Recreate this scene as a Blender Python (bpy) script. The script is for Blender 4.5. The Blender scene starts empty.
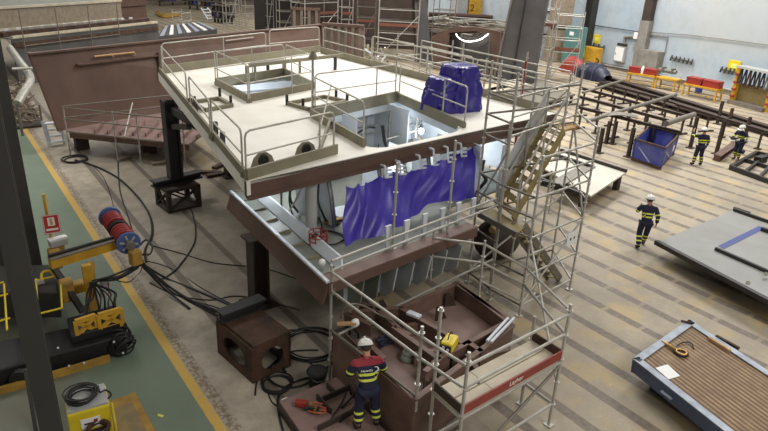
import bpy, bmesh, math, random
from mathutils import Vector, Matrix
random.seed(7)
scene = bpy.context.scene
COL = scene.collection
V = Vector
Z = V((0, 0, 1))

# ------------------------------------------------------------------ camera frame
FPX = 622.0; CXP = 384.0; CYP = 215.5; H = 8.0
def _ray(px, py): return V((px - CXP, py - CYP, FPX)).normalized()
_up = -_ray(310, 1700)
_g = _ray(-105, -70); _g = (_g - _up * _g.dot(_up)).normalized()
_r = _g.cross(_up)
if _r.x < 0: _r = -_r
RM = Matrix((_r, _g, _up))                       # camera axes (x right, y down, z ahead) -> world
EYE = V((0, 0, H))
def raydir(px, py): return RM @ _ray(px, py)
def A(px, py, z=0.0):
    d = raydir(px, py); return EYE + d * ((z - H) / d.z)
def on(px, py, p0, n):
    d = raydir(px, py); n = V(n); return EYE + d * ((V(p0) - EYE).dot(n) / d.dot(n))
def topz(base, px, py):                           # height where the sight line passes closest to a vertical over base
    d = raydir(px, py); b = V(base); w = EYE - V((b.x, b.y, 0))
    c = d.z; dn = d.dot(w); e = w.z
    t = (c * e - dn) / (1 - c * c)
    return e + t * c
def vert(base, px, py):
    b = V(base); return V((b.x, b.y, topz(b, px, py)))
cam_d = bpy.data.cameras.new('camera'); cam = bpy.data.objects.new('camera', cam_d); COL.objects.link(cam)
cam_d.sensor_width = 36; cam_d.lens = 36 * FPX / 768; cam_d.clip_end = 400; cam_d.clip_start = 0.05
mw = Matrix.Identity(4)
cx_, cy_, cz_ = RM @ V((1, 0, 0)), RM @ V((0, -1, 0)), RM @ V((0, 0, -1))
for i in range(3):
    mw[i][0] = cx_[i]; mw[i][1] = cy_[i]; mw[i][2] = cz_[i]; mw[i][3] = EYE[i]
cam.matrix_world = mw
scene.camera = cam

# ------------------------------------------------------------------ materials
def lin(c):
    c = c / 255.0
    return c / 12.92 if c <= 0.04045 else ((c + 0.055) / 1.055) ** 2.4
def rgb(c): return (lin(c[0]), lin(c[1]), lin(c[2]), 1)
def mat(name, c, rough=0.6, metal=0.0, c2=None, scale=3.0, amt=0.5, bump=0.0, emis=0.0, detail=6, lo=.35, hi=.68):
    m = bpy.data.materials.new(name); m.use_nodes = True
    nt = m.node_tree; b = nt.nodes['Principled BSDF']
    b.inputs['Roughness'].default_value = rough; b.inputs['Metallic'].default_value = metal
    if c2 is None: c2 = tuple(max(0, v * 0.8) for v in c)
    tc = nt.nodes.new('ShaderNodeTexCoord'); nz = nt.nodes.new('ShaderNodeTexNoise')
    nz.inputs['Scale'].default_value = scale; nz.inputs['Detail'].default_value = detail
    nt.links.new(tc.outputs['Object'], nz.inputs['Vector'])
    mr = nt.nodes.new('ShaderNodeMapRange'); mr.inputs['From Min'].default_value = lo; mr.inputs['From Max'].default_value = hi
    mr.inputs['To Max'].default_value = amt
    nt.links.new(nz.outputs['Fac'], mr.inputs['Value'])
    mx = nt.nodes.new('ShaderNodeMix'); mx.data_type = 'RGBA'
    mx.inputs['A'].default_value = rgb(c); mx.inputs['B'].default_value = rgb(c2)
    nt.links.new(mr.outputs['Result'], mx.inputs['Factor'])
    nt.links.new(mx.outputs['Result'], b.inputs['Base Color'])
    if bump:
        bp = nt.nodes.new('ShaderNodeBump'); bp.inputs['Strength'].default_value = bump; bp.inputs['Distance'].default_value = .02
        nt.links.new(nz.outputs['Fac'], bp.inputs['Height']); nt.links.new(bp.outputs['Normal'], b.inputs['Normal'])
    if emis:
        b.inputs['Emission Color'].default_value = rgb(c); b.inputs['Emission Strength'].default_value = emis
    return m
class N_:                                         # small node-graph helper
    def __init__(s, m): s.t = m.node_tree
    def val(s, sock, v):
        if hasattr(v, 'is_output') or hasattr(v, 'links'): s.t.links.new(v, sock)
        else: sock.default_value = v
    def math(s, op, a, b=0.0, c=0.0):
        n = s.t.nodes.new('ShaderNodeMath'); n.operation = op
        s.val(n.inputs[0], a); s.val(n.inputs[1], b); s.val(n.inputs[2], c); return n.outputs[0]
    def mix(s, f, a, b):
        n = s.t.nodes.new('ShaderNodeMix'); n.data_type = 'RGBA'
        s.val(n.inputs['Factor'], f); s.val(n.inputs['A'], a); s.val(n.inputs['B'], b); return n.outputs['Result']
    def noise(s, vec, scale, detail=6, rough=.55):
        n = s.t.nodes.new('ShaderNodeTexNoise'); s.t.links.new(vec, n.inputs['Vector'])
        n.inputs['Scale'].default_value = scale; n.inputs['Detail'].default_value = detail; n.inputs['Roughness'].default_value = rough
        return n.outputs['Fac']
    def ramp(s, v, a, b, lo=0.0, hi=1.0):
        n = s.t.nodes.new('ShaderNodeMapRange'); s.val(n.inputs[0], v)
        for i, q in enumerate((a, b, lo, hi)): n.inputs[i + 1].default_value = q
        return n.outputs[0]
    def band(s, v, c, w, soft=.03):               # 1 inside |v-c|<w
        d = s.math('ABSOLUTE', s.math('SUBTRACT', v, c)); return s.ramp(d, w, w + soft, 1, 0)

M = {}
M['deck'] = mat('cream_deck_paint', (240, 237, 226), .55, c2=(222, 216, 202), scale=.9, amt=.6, bump=.02)
M['coaming'] = mat('olive_grey_primer', (136, 130, 108), .6, c2=(110, 102, 84), scale=2.5)
M['brown'] = mat('brown_primer_steel', (102, 78, 67), .62, c2=(76, 57, 49), scale=1.2, amt=.7)
M['brown_wall'] = mat('brown_primer_plate', (106, 80, 66), .6, c2=(84, 62, 51), scale=.6, amt=.8)
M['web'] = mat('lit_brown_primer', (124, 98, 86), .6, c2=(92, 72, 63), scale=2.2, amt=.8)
M['navywrap'] = mat('dark_navy_sheeting', (42, 46, 66), .45, c2=(30, 32, 46), scale=3, bump=.2)
M['spoolblue'] = mat('spool_blue_paint', (84, 104, 156), .5, c2=(60, 76, 120), scale=4)
M['toefar'] = mat('worn_red_board', (126, 74, 58), .6, c2=(92, 60, 48), scale=2)
M['pink'] = mat('reddish_primer_plate', (146, 120, 112), .6, c2=(112, 90, 83), scale=1.6, amt=.8)
M['darkbrown'] = mat('dark_brown_steel', (66, 52, 45), .62, c2=(44, 35, 31), scale=2)
M['rust'] = mat('rusty_steel', (84, 58, 42), .75, c2=(44, 31, 24), scale=3, amt=.9)
M['dark'] = mat('dark_steel', (50, 47, 45), .55, c2=(36, 33, 31), scale=2)
M['column'] = mat('painted_dark_column', (66, 63, 60), .5, c2=(54, 51, 49), scale=1.5)
M['black'] = mat('black_rubber', (26, 25, 25), .55, c2=(38, 36, 35), scale=6)
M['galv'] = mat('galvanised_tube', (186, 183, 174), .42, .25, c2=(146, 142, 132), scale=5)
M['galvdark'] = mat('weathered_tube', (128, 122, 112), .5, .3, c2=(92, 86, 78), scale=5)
M['rail'] = mat('grey_painted_rail', (196, 192, 180), .45, .15, c2=(138, 130, 116), scale=4)
M['white'] = mat('white_painted_steel', (222, 227, 232), .45, c2=(192, 200, 208), scale=1.4, amt=.6)
M['whitegrey'] = mat('pale_grey_primer', (186, 190, 190), .5, c2=(150, 154, 154), scale=2, amt=.7)
M['greengrey'] = mat('green_grey_primer', (128, 132, 122), .5, c2=(94, 96, 86), scale=2)
M['tarp'] = mat('violet_blue_tarpaulin', (68, 54, 168), .34, c2=(54, 42, 138), scale=4, bump=.25)
M['tarpdark'] = mat('dark_violet_tarpaulin', (54, 44, 140), .26, c2=(38, 31, 106), scale=5, bump=.4)
M['board'] = mat('scaffold_board', (196, 186, 164), .6, c2=(158, 148, 126), scale=2, amt=.7)
M['toe'] = mat('red_toe_board', (142, 62, 54), .55, c2=(116, 50, 44), scale=3)
M['olive'] = mat('olive_tread_plate', (148, 132, 84), .55, c2=(116, 102, 64), scale=5)
M['yellow'] = mat('yellow_machine_paint', (212, 164, 48), .5, c2=(160, 116, 40), scale=3, amt=.6)
M['yellowbright'] = mat('bright_yellow_paint', (232, 206, 44), .45, c2=(200, 172, 36), scale=3)
M['yellowdull'] = mat('worn_yellow_paint', (188, 146, 58), .6, c2=(128, 100, 56), scale=3, amt=.8)
M['red'] = mat('red_paint', (156, 52, 42), .5, c2=(120, 40, 34), scale=3)
M['redcable'] = mat('red_hose_rubber', (150, 40, 38), .5, c2=(112, 28, 28), scale=6)
M['bluepaint'] = mat('blue_paint', (56, 70, 142), .5, c2=(44, 54, 110), scale=2.5)
M['bluebin'] = mat('scuffed_blue_paint', (62, 72, 158), .5, c2=(96, 100, 150), scale=3.5, amt=.7)
M['navysteel'] = mat('dark_blue_steel', (74, 88, 118), .5, c2=(52, 62, 86), scale=2)
M['palebluesteel'] = mat('worn_pale_blue_edge', (172, 182, 196), .5, c2=(130, 138, 150), scale=4, amt=.8)
M['greyplate'] = mat('grey_steel_plate', (150, 150, 147), .5, c2=(132, 131, 127), scale=1.0, amt=.7)
M['paleplate'] = mat('pale_steel_plate', (208, 204, 192), .5, c2=(188, 182, 166), scale=1.0, amt=.7)
M['navy'] = mat('navy_workwear', (34, 38, 62), .85, c2=(26, 28, 46), scale=9, bump=.3)
M['skin'] = mat('skin', (196, 146, 120), .6, c2=(180, 128, 104), scale=6)
M['boot'] = mat('boot_leather', (28, 25, 24), .6)
M['helmet'] = mat('white_helmet', (232, 230, 222), .35, c2=(220, 216, 206), scale=3)
M['glove'] = mat('pale_glove', (214, 210, 200), .8)
M['glovedark'] = mat('dark_glove', (70, 58, 54), .8)
M['teal'] = mat('teal_cabinet_paint', (92, 134, 132), .5, c2=(78, 116, 116), scale=2)
M['greybox'] = mat('grey_enamel', (176, 178, 176), .5, c2=(152, 152, 150), scale=2)
M['concrete'] = mat('grey_concrete', (142, 138, 130), .85, c2=(112, 108, 102), scale=2, amt=.8)
M['hivis'] = mat('hi_vis_fabric', (222, 232, 70), .7, c2=(240, 240, 190), scale=12, amt=.6)
M['paper'] = mat('white_paper', (240, 240, 238), .7, c2=(228, 228, 226), scale=2)
M['wood'] = mat('pale_wood', (196, 158, 112), .7, c2=(164, 124, 84), scale=4)
M['timber'] = mat('grey_timber', (146, 132, 114), .8, c2=(108, 96, 82), scale=4)
M['lamp'] = mat('lamp_glow', (235, 242, 255), .5, emis=14)
M['string'] = mat('light_string_glow', (255, 250, 240), .5, emis=11)
M['brass'] = mat('brass_fitting', (190, 150, 84), .4, .6)
M['orange'] = mat('orange_hose', (214, 104, 62), .5)
M['signred'] = mat('sign_red', (176, 40, 38), .45, c2=(168, 38, 36))
M['signwhite'] = mat('sign_white', (235, 228, 218), .5, c2=(225, 220, 210))
M['backwall'] = mat('far_wall_cladding', (120, 114, 104), .8, c2=(84, 80, 74), scale=.3)
M['slate'] = mat('slate_grey_hull_plate', (88, 86, 86), .55, c2=(66, 64, 64), scale=.7, amt=.8)
M['clear'] = mat('frosted_sheet', (208, 212, 216), .35, c2=(176, 182, 186), scale=2)

# ------------------------------------------------------------------ mesh builder
def rootloc(o):
    while o.parent: o = o.parent
    return o.location.copy()
class MB:
    def __init__(s): s.v = []; s.f = []
    def add(s, vs, fs):
        o = len(s.v); s.v += [tuple(v) for v in vs]; s.f += [[i + o for i in f] for f in fs]; return s
    def hexa(s, p):
        return s.add(p, [(0, 1, 2, 3), (7, 6, 5, 4), (0, 4, 5, 1), (1, 5, 6, 2), (2, 6, 7, 3), (3, 7, 4, 0)])
    def box(s, c, d, R=None):
        c = V(c); q = []
        for z in (-.5, .5):
            for x, y in ((-.5, -.5), (.5, -.5), (.5, .5), (-.5, .5)):
                v = V((x * d[0], y * d[1], z * d[2]))
                q.append(c + (R @ v if R else v))
        return s.hexa(q)
    def bar(s, p, q, w, h, up=Z):                 # rectangular bar p->q, w across, h along up
        p = V(p); q = V(q); d = (q - p).normalized(); a = d.cross(V(up))
        if a.length < 1e-4: a = d.cross(V((1, 0, 0)))
        a.normalize(); b = a.cross(d).normalized()
        c = [(-w / 2, -h / 2), (w / 2, -h / 2), (w / 2, h / 2), (-w / 2, h / 2)]
        return s.hexa([p + a * x + b * y for x, y in c] + [q + a * x + b * y for x, y in c])
    def prism(s, poly, vec):
        poly = [V(p) for p in poly]; n = len(poly); vec = V(vec)
        return s.add(poly + [p + vec for p in poly], [list(range(n)), list(range(2 * n - 1, n - 1, -1))] + [(i, (i + 1) % n, n + (i + 1) % n, n + i) for i in range(n)])
    def slab(s, poly, z0, z1): return s.prism([(p[0], p[1], z0) for p in poly], (0, 0, z1 - z0))
    def tube(s, pts, r, n=8):
        pts = [V(p) for p in pts]; k = len(pts)
        if k < 2: return s
        rr = r if isinstance(r, (list, tuple)) else [r] * k
        a = None; vs = []
        for i, p in enumerate(pts):
            d = (pts[min(i + 1, k - 1)] - pts[max(i - 1, 0)])
            d = d.normalized() if d.length > 1e-9 else V((0, 0, 1))
            if a is None: a = d.orthogonal().normalized()
            else:
                a = a - d * a.dot(d)
                a = a.normalized() if a.length > 1e-6 else d.orthogonal().normalized()
            b = d.cross(a)
            for j in range(n):
                t = 2 * math.pi * j / n; vs.append(p + (a * math.cos(t) + b * math.sin(t)) * rr[i])
        fs = [(i * n + j, i * n + (j + 1) % n, (i + 1) * n + (j + 1) % n, (i + 1) * n + j) for i in range(k - 1) for j in range(n)]
        fs += [list(range(n)), list(range((k - 1) * n, k * n))]
        return s.add(vs, fs)
    def disc(s, c, axis, r, t, n=16):
        c = V(c); ax = V(axis).normalized() * t / 2; return s.tube([c - ax, c + ax], r, n)
    def torus(s, c, axis, R, r, n=20, m=6):
        c = V(c); ax = V(axis).normalized(); a = ax.orthogonal().normalized(); b = ax.cross(a)
        vs = []; fs = []
        for i in range(n):
            t = 2 * math.pi * i / n; d = a * math.cos(t) + b * math.sin(t)
            for j in range(m):
                u = 2 * math.pi * j / m; vs.append(c + d * (R + r * math.cos(u)) + ax * r * math.sin(u))
                fs.append((i * m + j, ((i + 1) % n) * m + j, ((i + 1) % n) * m + (j + 1) % m, i * m + (j + 1) % m))
        return s.add(vs, fs)
    def sphere(s, c, r, n=12, m=8, zmin=-1.0):
        c = V(c); r = (r, r, r) if not isinstance(r, (tuple, list)) else r
        vs = []; fs = []; p0 = math.asin(zmin)
        for i in range(m + 1):
            ph = p0 + (math.pi / 2 - p0) * i / m
            for j in range(n):
                t = 2 * math.pi * j / n
                vs.append(c + V((r[0] * math.cos(ph) * math.cos(t), r[1] * math.cos(ph) * math.sin(t), r[2] * math.sin(ph))))
        fs = [(i * n + j, i * n + (j + 1) % n, (i + 1) * n + (j + 1) % n, (i + 1) * n + j) for i in range(m) for j in range(n)]
        fs.append(list(range(n)))
        return s.add(vs, fs)
    def grid(s, fn, nu, nv, thick=None):          # fn(u,v)->Vector ; optional offset for thickness
        top = [V(fn(i / nu, j / nv)) for i in range(nu + 1) for j in range(nv + 1)]
        w = nv + 1; q = [(i * w + j, (i + 1) * w + j, (i + 1) * w + j + 1, i * w + j + 1) for i in range(nu) for j in range(nv)]
        if thick is None: return s.add(top, q)
        o = V(thick); k = len(top); bot = [p + o for p in top]
        fs = q + [tuple(k + x for x in reversed(f)) for f in q]
        edge = [i * w for i in range(nu + 1)] + [nu * w + j for j in range(1, w)] + [i * w + nv for i in range(nu - 1, -1, -1)] + [j for j in range(nv - 1, 0, -1)]
        fs += [(edge[i], edge[(i + 1) % len(edge)], k + edge[(i + 1) % len(edge)], k + edge[i]) for i in range(len(edge))]
        return s.add(top + bot, fs)
    def ibeam(s, p, q, w, h, t=.02, up=Z):
        p = V(p); q = V(q); d = (q - p).normalized(); u = V(up); a = d.cross(u).normalized(); u = a.cross(d).normalized()
        s.bar(p + u * (h / 2 - t / 2), q + u * (h / 2 - t / 2), w, t, u); s.bar(p - u * (h / 2 - t / 2), q - u * (h / 2 - t / 2), w, t, u)
        return s.bar(p, q, t, h - 2 * t, u)
    def build(s, name, m, parent=None, smooth=False, bevel=0, local=False, label=None):
        me = bpy.data.meshes.new(name)
        vs = s.v
        if parent is not None and not local:
            L = rootloc(parent); vs = [(x - L.x, y - L.y, z - L.z) for x, y, z in vs]
        org = V((0, 0, 0))
        if parent is None and not local and vs:
            xs, ys, zs = zip(*vs); org = V(((min(xs) + max(xs)) / 2, (min(ys) + max(ys)) / 2, min(zs)))
            vs = [(x - org.x, y - org.y, z - org.z) for x, y, z in vs]
        me.from_pydata(vs, [], s.f); me.update()
        bm = bmesh.new(); bm.from_mesh(me); bmesh.ops.recalc_face_normals(bm, faces=bm.faces[:]); bm.to_mesh(me); bm.free()
        if m is not None: me.materials.append(m)
        if smooth:
            for p in me.polygons: p.use_smooth = True
            try: me.set_sharp_from_angle(angle=math.radians(50))
            except Exception: pass
        o = bpy.data.objects.new(name, me); COL.objects.link(o); o.location = org
        if parent is not None: o.parent = parent; o.location = (0, 0, 0)
        if bevel:
            b = o.modifiers.new('bevel', 'BEVEL'); b.width = bevel; b.segments = 2; b.limit_method = 'ANGLE'
        if label: o['label'] = label
        return o
def tag(o, label=None, cat=None, group=None, kind=None):
    if label: o['label'] = label
    if cat: o['category'] = cat
    if group: o['group'] = group
    if kind: o['kind'] = kind
    return o
def thing(name, label, cat, loc=(0, 0, 0), rz=0.0, group=None):
    o = bpy.data.objects.new(name, None); COL.objects.link(o); o.location = loc; o.rotation_euler = (0, 0, rz)
    o.empty_display_size = .2
    return tag(o, label, cat, group)
def struct(name, mb, m, smooth=False):
    o = mb.build(name, m, None, smooth, local=True); o['kind'] = 'structure'; return o
def dup(root, loc, rz, label, group=None):
    c = root.copy(); COL.objects.link(c); c.location = loc; c.rotation_euler = (0, 0, rz); c['label'] = label
    if group: c['group'] = group
    for ch in [o for o in bpy.data.objects if o.parent == root]:
        d = ch.copy(); COL.objects.link(d); d.parent = c
        for g in [o for o in bpy.data.objects if o.parent == ch]:
            e = g.copy(); COL.objects.link(e); e.parent = d
    return c
def spline(pts, k=6):
    pts = [V(p) for p in pts]; out = []
    for i in range(len(pts) - 1):
        p0 = pts[max(i - 1, 0)]; p1 = pts[i]; p2 = pts[i + 1]; p3 = pts[min(i + 2, len(pts) - 1)]
        for j in range(k):
            t = j / k
            out.append(.5 * ((2 * p1) + (p2 - p0) * t + (2 * p0 - 5 * p1 + 4 * p2 - p3) * t * t + (3 * p1 - p0 - 3 * p2 + p3) * t ** 3))
    out.append(pts[-1]); return out
def text_mesh(txt, size, name, m, parent, Rm, loc, depth=.002):   # flat lettering turned into a mesh; Rm columns = right, up, out
    cu = bpy.data.curves.new(name, 'FONT'); cu.body = txt; cu.size = size; cu.extrude = depth; cu.align_x = 'CENTER'; cu.align_y = 'CENTER'
    t = bpy.data.objects.new(name, cu); COL.objects.link(t); bpy.context.view_layer.update()
    me = bpy.data.meshes.new_from_object(t.evaluated_get(bpy.context.evaluated_depsgraph_get()))
    bpy.data.objects.remove(t)
    top = parent
    while top.parent: top = top.parent
    L = rootloc(parent) if top.rotation_euler.z == 0 else V((0, 0, 0))
    for v in me.vertices: v.co = V(loc) + Rm @ v.co - L
    me.materials.clear(); me.materials.append(m)
    o = bpy.data.objects.new(name, me); COL.objects.link(o); o.parent = parent; return o
# ------------------------------------------------------------------ setting
def floor_mat():
    m = bpy.data.materials.new('workshop_concrete_floor'); m.use_nodes = True; g = N_(m); nt = m.node_tree
    b = nt.nodes['Principled BSDF']; tc = nt.nodes.new('ShaderNodeTexCoord'); ob = tc.outputs['Object']
    sp = nt.nodes.new('ShaderNodeSeparateXYZ'); nt.links.new(ob, sp.inputs[0]); X = sp.outputs[0]; Y = sp.outputs[1]
    n1 = g.noise(ob, .35, 5); n2 = g.noise(ob, 2.2, 8, .65); n3 = g.noise(ob, 9, 8, .7); n4 = g.noise(ob, .9, 6)
    conc = g.mix(g.ramp(n1, .35, .65), rgb((172, 160, 139)), rgb((146, 136, 119)))
    conc = g.mix(g.ramp(n2, .45, .75, 0, .5), conc, rgb((136, 126, 108)))
    conc = g.mix(g.ramp(n4, .5, .66, 0, .6), conc, rgb((188, 162, 108)))        # ochre dust
    conc = g.mix(g.ramp(n3, .58, .72, 0, .35), conc, rgb((224, 216, 198)))
    # cast-in rails: one every metre, broken into short lengths further out
    fx = g.math('FRACT', g.math('ADD', X, .2 + .5)); col_i = g.math('FLOOR', g.math('ADD', X, .7))
    rail = g.band(fx, .5, .115, .02)
    fy = g.math('FRACT', g.math('ADD', g.math('DIVIDE', Y, 1.05), g.math('MULTIPLY', col_i, .37)))
    dash = g.math('MAXIMUM', g.ramp(fy, .09, .12), g.math('LESS_THAN', X, 12.3))
    wob = g.ramp(n2, .3, .7, .75, 1.0)
    rightz = g.math('GREATER_THAN', X, 7.2)
    railm = g.math('MULTIPLY', g.math('MULTIPLY', rail, g.math('ADD', g.math('MULTIPLY', dash, .6), .34)), g.math('MULTIPLY', wob, rightz))
    railc = g.mix(g.ramp(n3, .4, .65), rgb((96, 86, 78)), rgb((122, 110, 98)))
    c = g.mix(railm, conc, railc)
    # left slab: greyer, with gutters
    left = g.math('LESS_THAN', X, 7.2)
    lc = g.mix(g.ramp(n2, .35, .7), rgb((178, 168, 150)), rgb((146, 136, 120)))
    lc = g.mix(g.ramp(n3, .55, .75, 0, .4), lc, rgb((200, 192, 176)))
    grime = g.ramp(X, 4.2, 4.5); lc = g.mix(g.math('MULTIPLY', grime, g.ramp(n1, .3, .7, .15, .5)), lc, rgb((112, 104, 94)))
    c = g.mix(left, c, lc)
    gut = g.math('MAXIMUM', g.band(X, 4.33, .09, .02), g.math('MULTIPLY', g.band(X, 3.32, .06, .03), g.ramp(n3, .45, .6)))
    gut = g.math('MAXIMUM', gut, g.band(X, 5.9, .08, .02))
    c = g.mix(g.math('MULTIPLY', gut, .75), c, rgb((88, 78, 68)))
    # green walkway and yellow line
    green = g.mix(g.ramp(n1, .3, .7), rgb((120, 136, 116)), rgb((104, 120, 102)))
    green = g.mix(g.ramp(n2, .5, .78, 0, .7), green, rgb((128, 128, 110)))
    chip = g.math('MULTIPLY', g.ramp(g.noise(ob, 3.1, 9, .75), .66, .68), g.ramp(n4, .5, .56))
    green = g.mix(chip, green, rgb((196, 194, 178)))
    green = g.mix(g.math('MULTIPLY', g.math('LESS_THAN', X, 1.3), g.ramp(n1, .3, .6, .3, .8)), green, rgb((112, 106, 92)))
    c = g.mix(g.math('LESS_THAN', X, 2.98), c, green)
    yl = g.math('MULTIPLY', g.band(X, 3.05, .085, .015), g.ramp(n3, .34, .46, .25, 1))
    c = g.mix(yl, c, rgb((206, 168, 78)))
    yb = g.math('MULTIPLY', g.band(X, 3.24, .07, .015), g.ramp(g.noise(ob, 12, 4), .47, .53, 0, .7))
    c = g.mix(yb, c, rgb((120, 98, 60)))
    nt.links.new(c, b.inputs['Base Color']); b.inputs['Roughness'].default_value = .62
    bp = nt.nodes.new('ShaderNodeBump'); bp.inputs['Strength'].default_value = .15; bp.inputs['Distance'].default_value = .01
    nt.links.new(n3, bp.inputs['Height']); nt.links.new(bp.outputs['Normal'], b.inputs['Normal'])
    return m
fl = MB().box((30, 45, -.15), (110, 130, .3)); struct('floor', fl, floor_mat())

# right-hand wall, pale blue, running away from the camera
W0 = V((44.9, 17.5, 0)); W1 = V((47.4, 33.5, 0)); WD = (W1 - W0).normalized(); WN = V((WD.y, -WD.x, 0))    # WN points away from the hall
def wall_mat():
    m = bpy.data.materials.new('pale_blue_wall_paint'); m.use_nodes = True; g = N_(m); nt = m.node_tree
    b = nt.nodes['Principled BSDF']; tc = nt.nodes.new('ShaderNodeTexCoord'); ob = tc.outputs['Object']
    sp = nt.nodes.new('ShaderNodeSeparateXYZ'); nt.links.new(ob, sp.inputs[0])
    n1 = g.noise(ob, .22, 5); n2 = g.noise(ob, 1.2, 8, .65)
    c = g.mix(g.ramp(n1, .35, .65), rgb((166, 182, 194)), rgb((180, 188, 194)))
    c = g.mix(g.ramp(n2, .45, .72, 0, .6), c, rgb((146, 158, 164)))
    warm = g.math('MULTIPLY', g.ramp(sp.outputs[2], 2.2, 3.4), g.ramp(sp.outputs[1], 29.0, 24.0))
    c = g.mix(g.math('MULTIPLY', warm, .6), c, rgb((182, 184, 180)))
    nt.links.new(c, b.inputs['Base Color']); b.inputs['Roughness'].default_value = .7
    return m
def wallp(s, out, z): p = W0 + WD * s - WN * out; return V((p.x, p.y, z))     # s along, out = into the hall
w = MB().prism([wallp(-14, 0, 0), wallp(80, 0, 0), wallp(80, -.3, 0), wallp(-14, -.3, 0)], (0, 0, 13))
struct('wall_right', w, wall_mat())
w = MB().box((20, 100.3, 6), (100, .5, 13)); struct('wall_back', w, M['backwall'])
w = MB().prism([wallp(-14, .02, 0), wallp(36, .02, 0), wallp(36, -.02, 0), wallp(-14, -.02, 0)], (0, 0, .35)); struct('baseboard_right', w, M['concrete'])
def wpt(px, py, out=0.0): return on(px, py, wallp(0, out, 0), WN)

# ------------------------------------------------------------------ light
wd = bpy.data.worlds.new('hall_ambient'); scene.world = wd; wd.use_nodes = True
wd.node_tree.nodes['Background'].inputs[0].default_value = (1.0, .96, .90, 1); wd.node_tree.nodes['Background'].inputs[1].default_value = .22
def lamp(loc, size, power, col=(1, .96, .9), sy=None, tgt=None):
    l = bpy.data.lights.new('roof_and_fill_light', 'AREA'); l.shape = 'RECTANGLE'; l.size = size; l.size_y = sy or size; l.energy = power; l.color = col
    o = bpy.data.objects.new('roof_and_fill_light', l); COL.objects.link(o); o.location = loc
    if tgt: o.rotation_euler = (V(tgt) - V(loc)).to_track_quat('-Z', 'Y').to_euler()
    return o
K = (1, .975, .94)
lamp((20, 22, 18), 6, 2200, K); lamp((34, 12, 18), 7, 2500, K); lamp((38, 28, 18), 8, 3200, K); lamp((24, 40, 18), 10, 2200, K)
lamp((42, 60, 18), 14, 4200, K); lamp((10, 60, 18), 12, 1700, K); lamp((0, 27, 18), 5, 1000, K); lamp((9, -7, 15), 8, 1700, K)  # the last one is a front fill added behind the camera
scene.view_settings.view_transform = 'Standard'; scene.view_settings.look = 'None'
scene.view_settings.gamma = 1; scene.view_settings.exposure = 0.36; scene.view_settings.use_curve_mapping = False

# ------------------------------------------------------------------ items on and along the right wall
t = thing('steel_column', 'dark steel wall column rising from grey concrete pier on pale blue wall', 'column', wallp(14, .3, 0))
p0 = wpt(639, 62, .35); 
cb = V((p0.x, p0.y, 0)); zt = 13
MB().box((cb.x, cb.y, 6.8), (.55, .7, 12.4)).build('upper_shaft', M['darkbrown'], t)
zt2 = topz(cb, 646, 14)
MB().box((cb.x, cb.y, zt2 * .45), (.62, .8, zt2 * .9)).build('grey_casing', M['concrete'], t)
q0 = wpt(640, 60, .4); q1 = wpt(660, 60, .4); zq = topz(wpt(652, 66, .4), 654, 41)
MB().prism([wallp((V(q0) - W0).dot(WD), .0, 0), wallp((V(q0) - W0).dot(WD), .7, 0), wallp((V(q1) - W0).dot(WD), .7, 0), wallp((V(q1) - W0).dot(WD), .0, 0)], (0, 0, zq * .74)).build('pier', M['concrete'], t)
a = wpt(639, 36, .5); MB().box((a.x, a.y, a.z), (.1, .9, .5)).build('white_sign_plate', M['paper'], t)
t2 = thing('steel_column', 'dark steel wall column beside yellow cabinet at far end of blue wall', 'column', wallp(20, .3, 0))
p0 = wpt(585, 50, .3); MB().ibeam((p0.x, p0.y, 0), (p0.x, p0.y, 12), .7, .8, .06, WD).build('shaft', M['dark'], t2)
MB().box((p0.x, p0.y, .3), (.9, 1, .6)).build('foot_block', M['concrete'], t2)
# conduits and boxes
def wtube(name, pts, r, m, label, cat, out=.12):
    return tag(MB().tube([wpt(x, y, out) for x, y in pts], r, 6).build(name, m, None, True), label, cat)
wtube('conduit_pipe', [(624, 45), (624.5, 37), (631, 36.5), (645, 38)], .12, M['concrete'], 'thick grey conduit bending from grey switch box to concrete pier', 'pipe', .15)
wtube('conduit_pipe', [(648, 34), (668, 37), (665, 52)], .05, M['concrete'], 'thin grey conduit looping down right of concrete pier', 'pipe')
wtube('wall_cable', [(590, 24.4), (612, 28), (640, 32)], .035, M['dark'], 'dark cable run along blue wall left of concrete pier', 'cable')
wtube('wall_cable', [(650, 32), (690, 35), (730, 40), (768, 45)], .03, M['concrete'], 'long thin cable run along wall right of concrete pier', 'cable')
wtube('wall_pipe', [(595, 63), (640, 71), (690, 81), (768, 98)], .05, M['greybox'], 'low grey pipe along foot of pale blue wall', 'pipe')
def wbox(name, px, py, w, h, d, m, label, cat, extra=None):
    c = wpt(px, py, d / 2 + .01); R = Matrix((WD, -WN, Z)).transposed()
    o = MB().box(c, (w, d, h), R)
    if extra is None: return tag(o.build(name, m, None, bevel=.02), label, cat)
    t = thing(name, label, cat, (c.x, c.y, c.z - h / 2)); o.build('housing', m, t, bevel=.02); extra(t, c, R, w, h, d); return t
def door(t, c, R, w, h, d):
    MB().box(c + R @ V((0, d / 2 + .02, 0)), (w * .86, .04, h * .86), R).build('door_panel', M['paper'], t)
    MB().box(c + R @ V((w * .33, d / 2 + .05, 0)), (.05, .04, .14), R).build('latch', M['dark'], t)
    MB().box(c + R @ V((0, 0, h / 2 + .12)), (w * .8, d * .9, .2), R).build('top_cover', M['dark'], t)
wbox('switch_box', 620.5, 54, 1.0, 1.25, .35, M['greybox'], 'grey electrical switch box on blue wall left of concrete pier', 'switch box', door)
wbox('junction_box', 635, 45, .3, .4, .2, M['greybox'], 'small grey junction box between switch box and concrete pier', 'box')
def pict(t, c, R, w, h, d):
    MB().box(c + R @ V((0, d / 2 + .01, 0)), (w * .5, .02, h * .4), R).build('symbol', M['hivis'], t)
wbox('wall_sign', 597, 39, .75, .75, .05, M['yellowbright'], 'yellow wall sign left of concrete pier near yellow cabinet', 'sign', pict)
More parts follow.
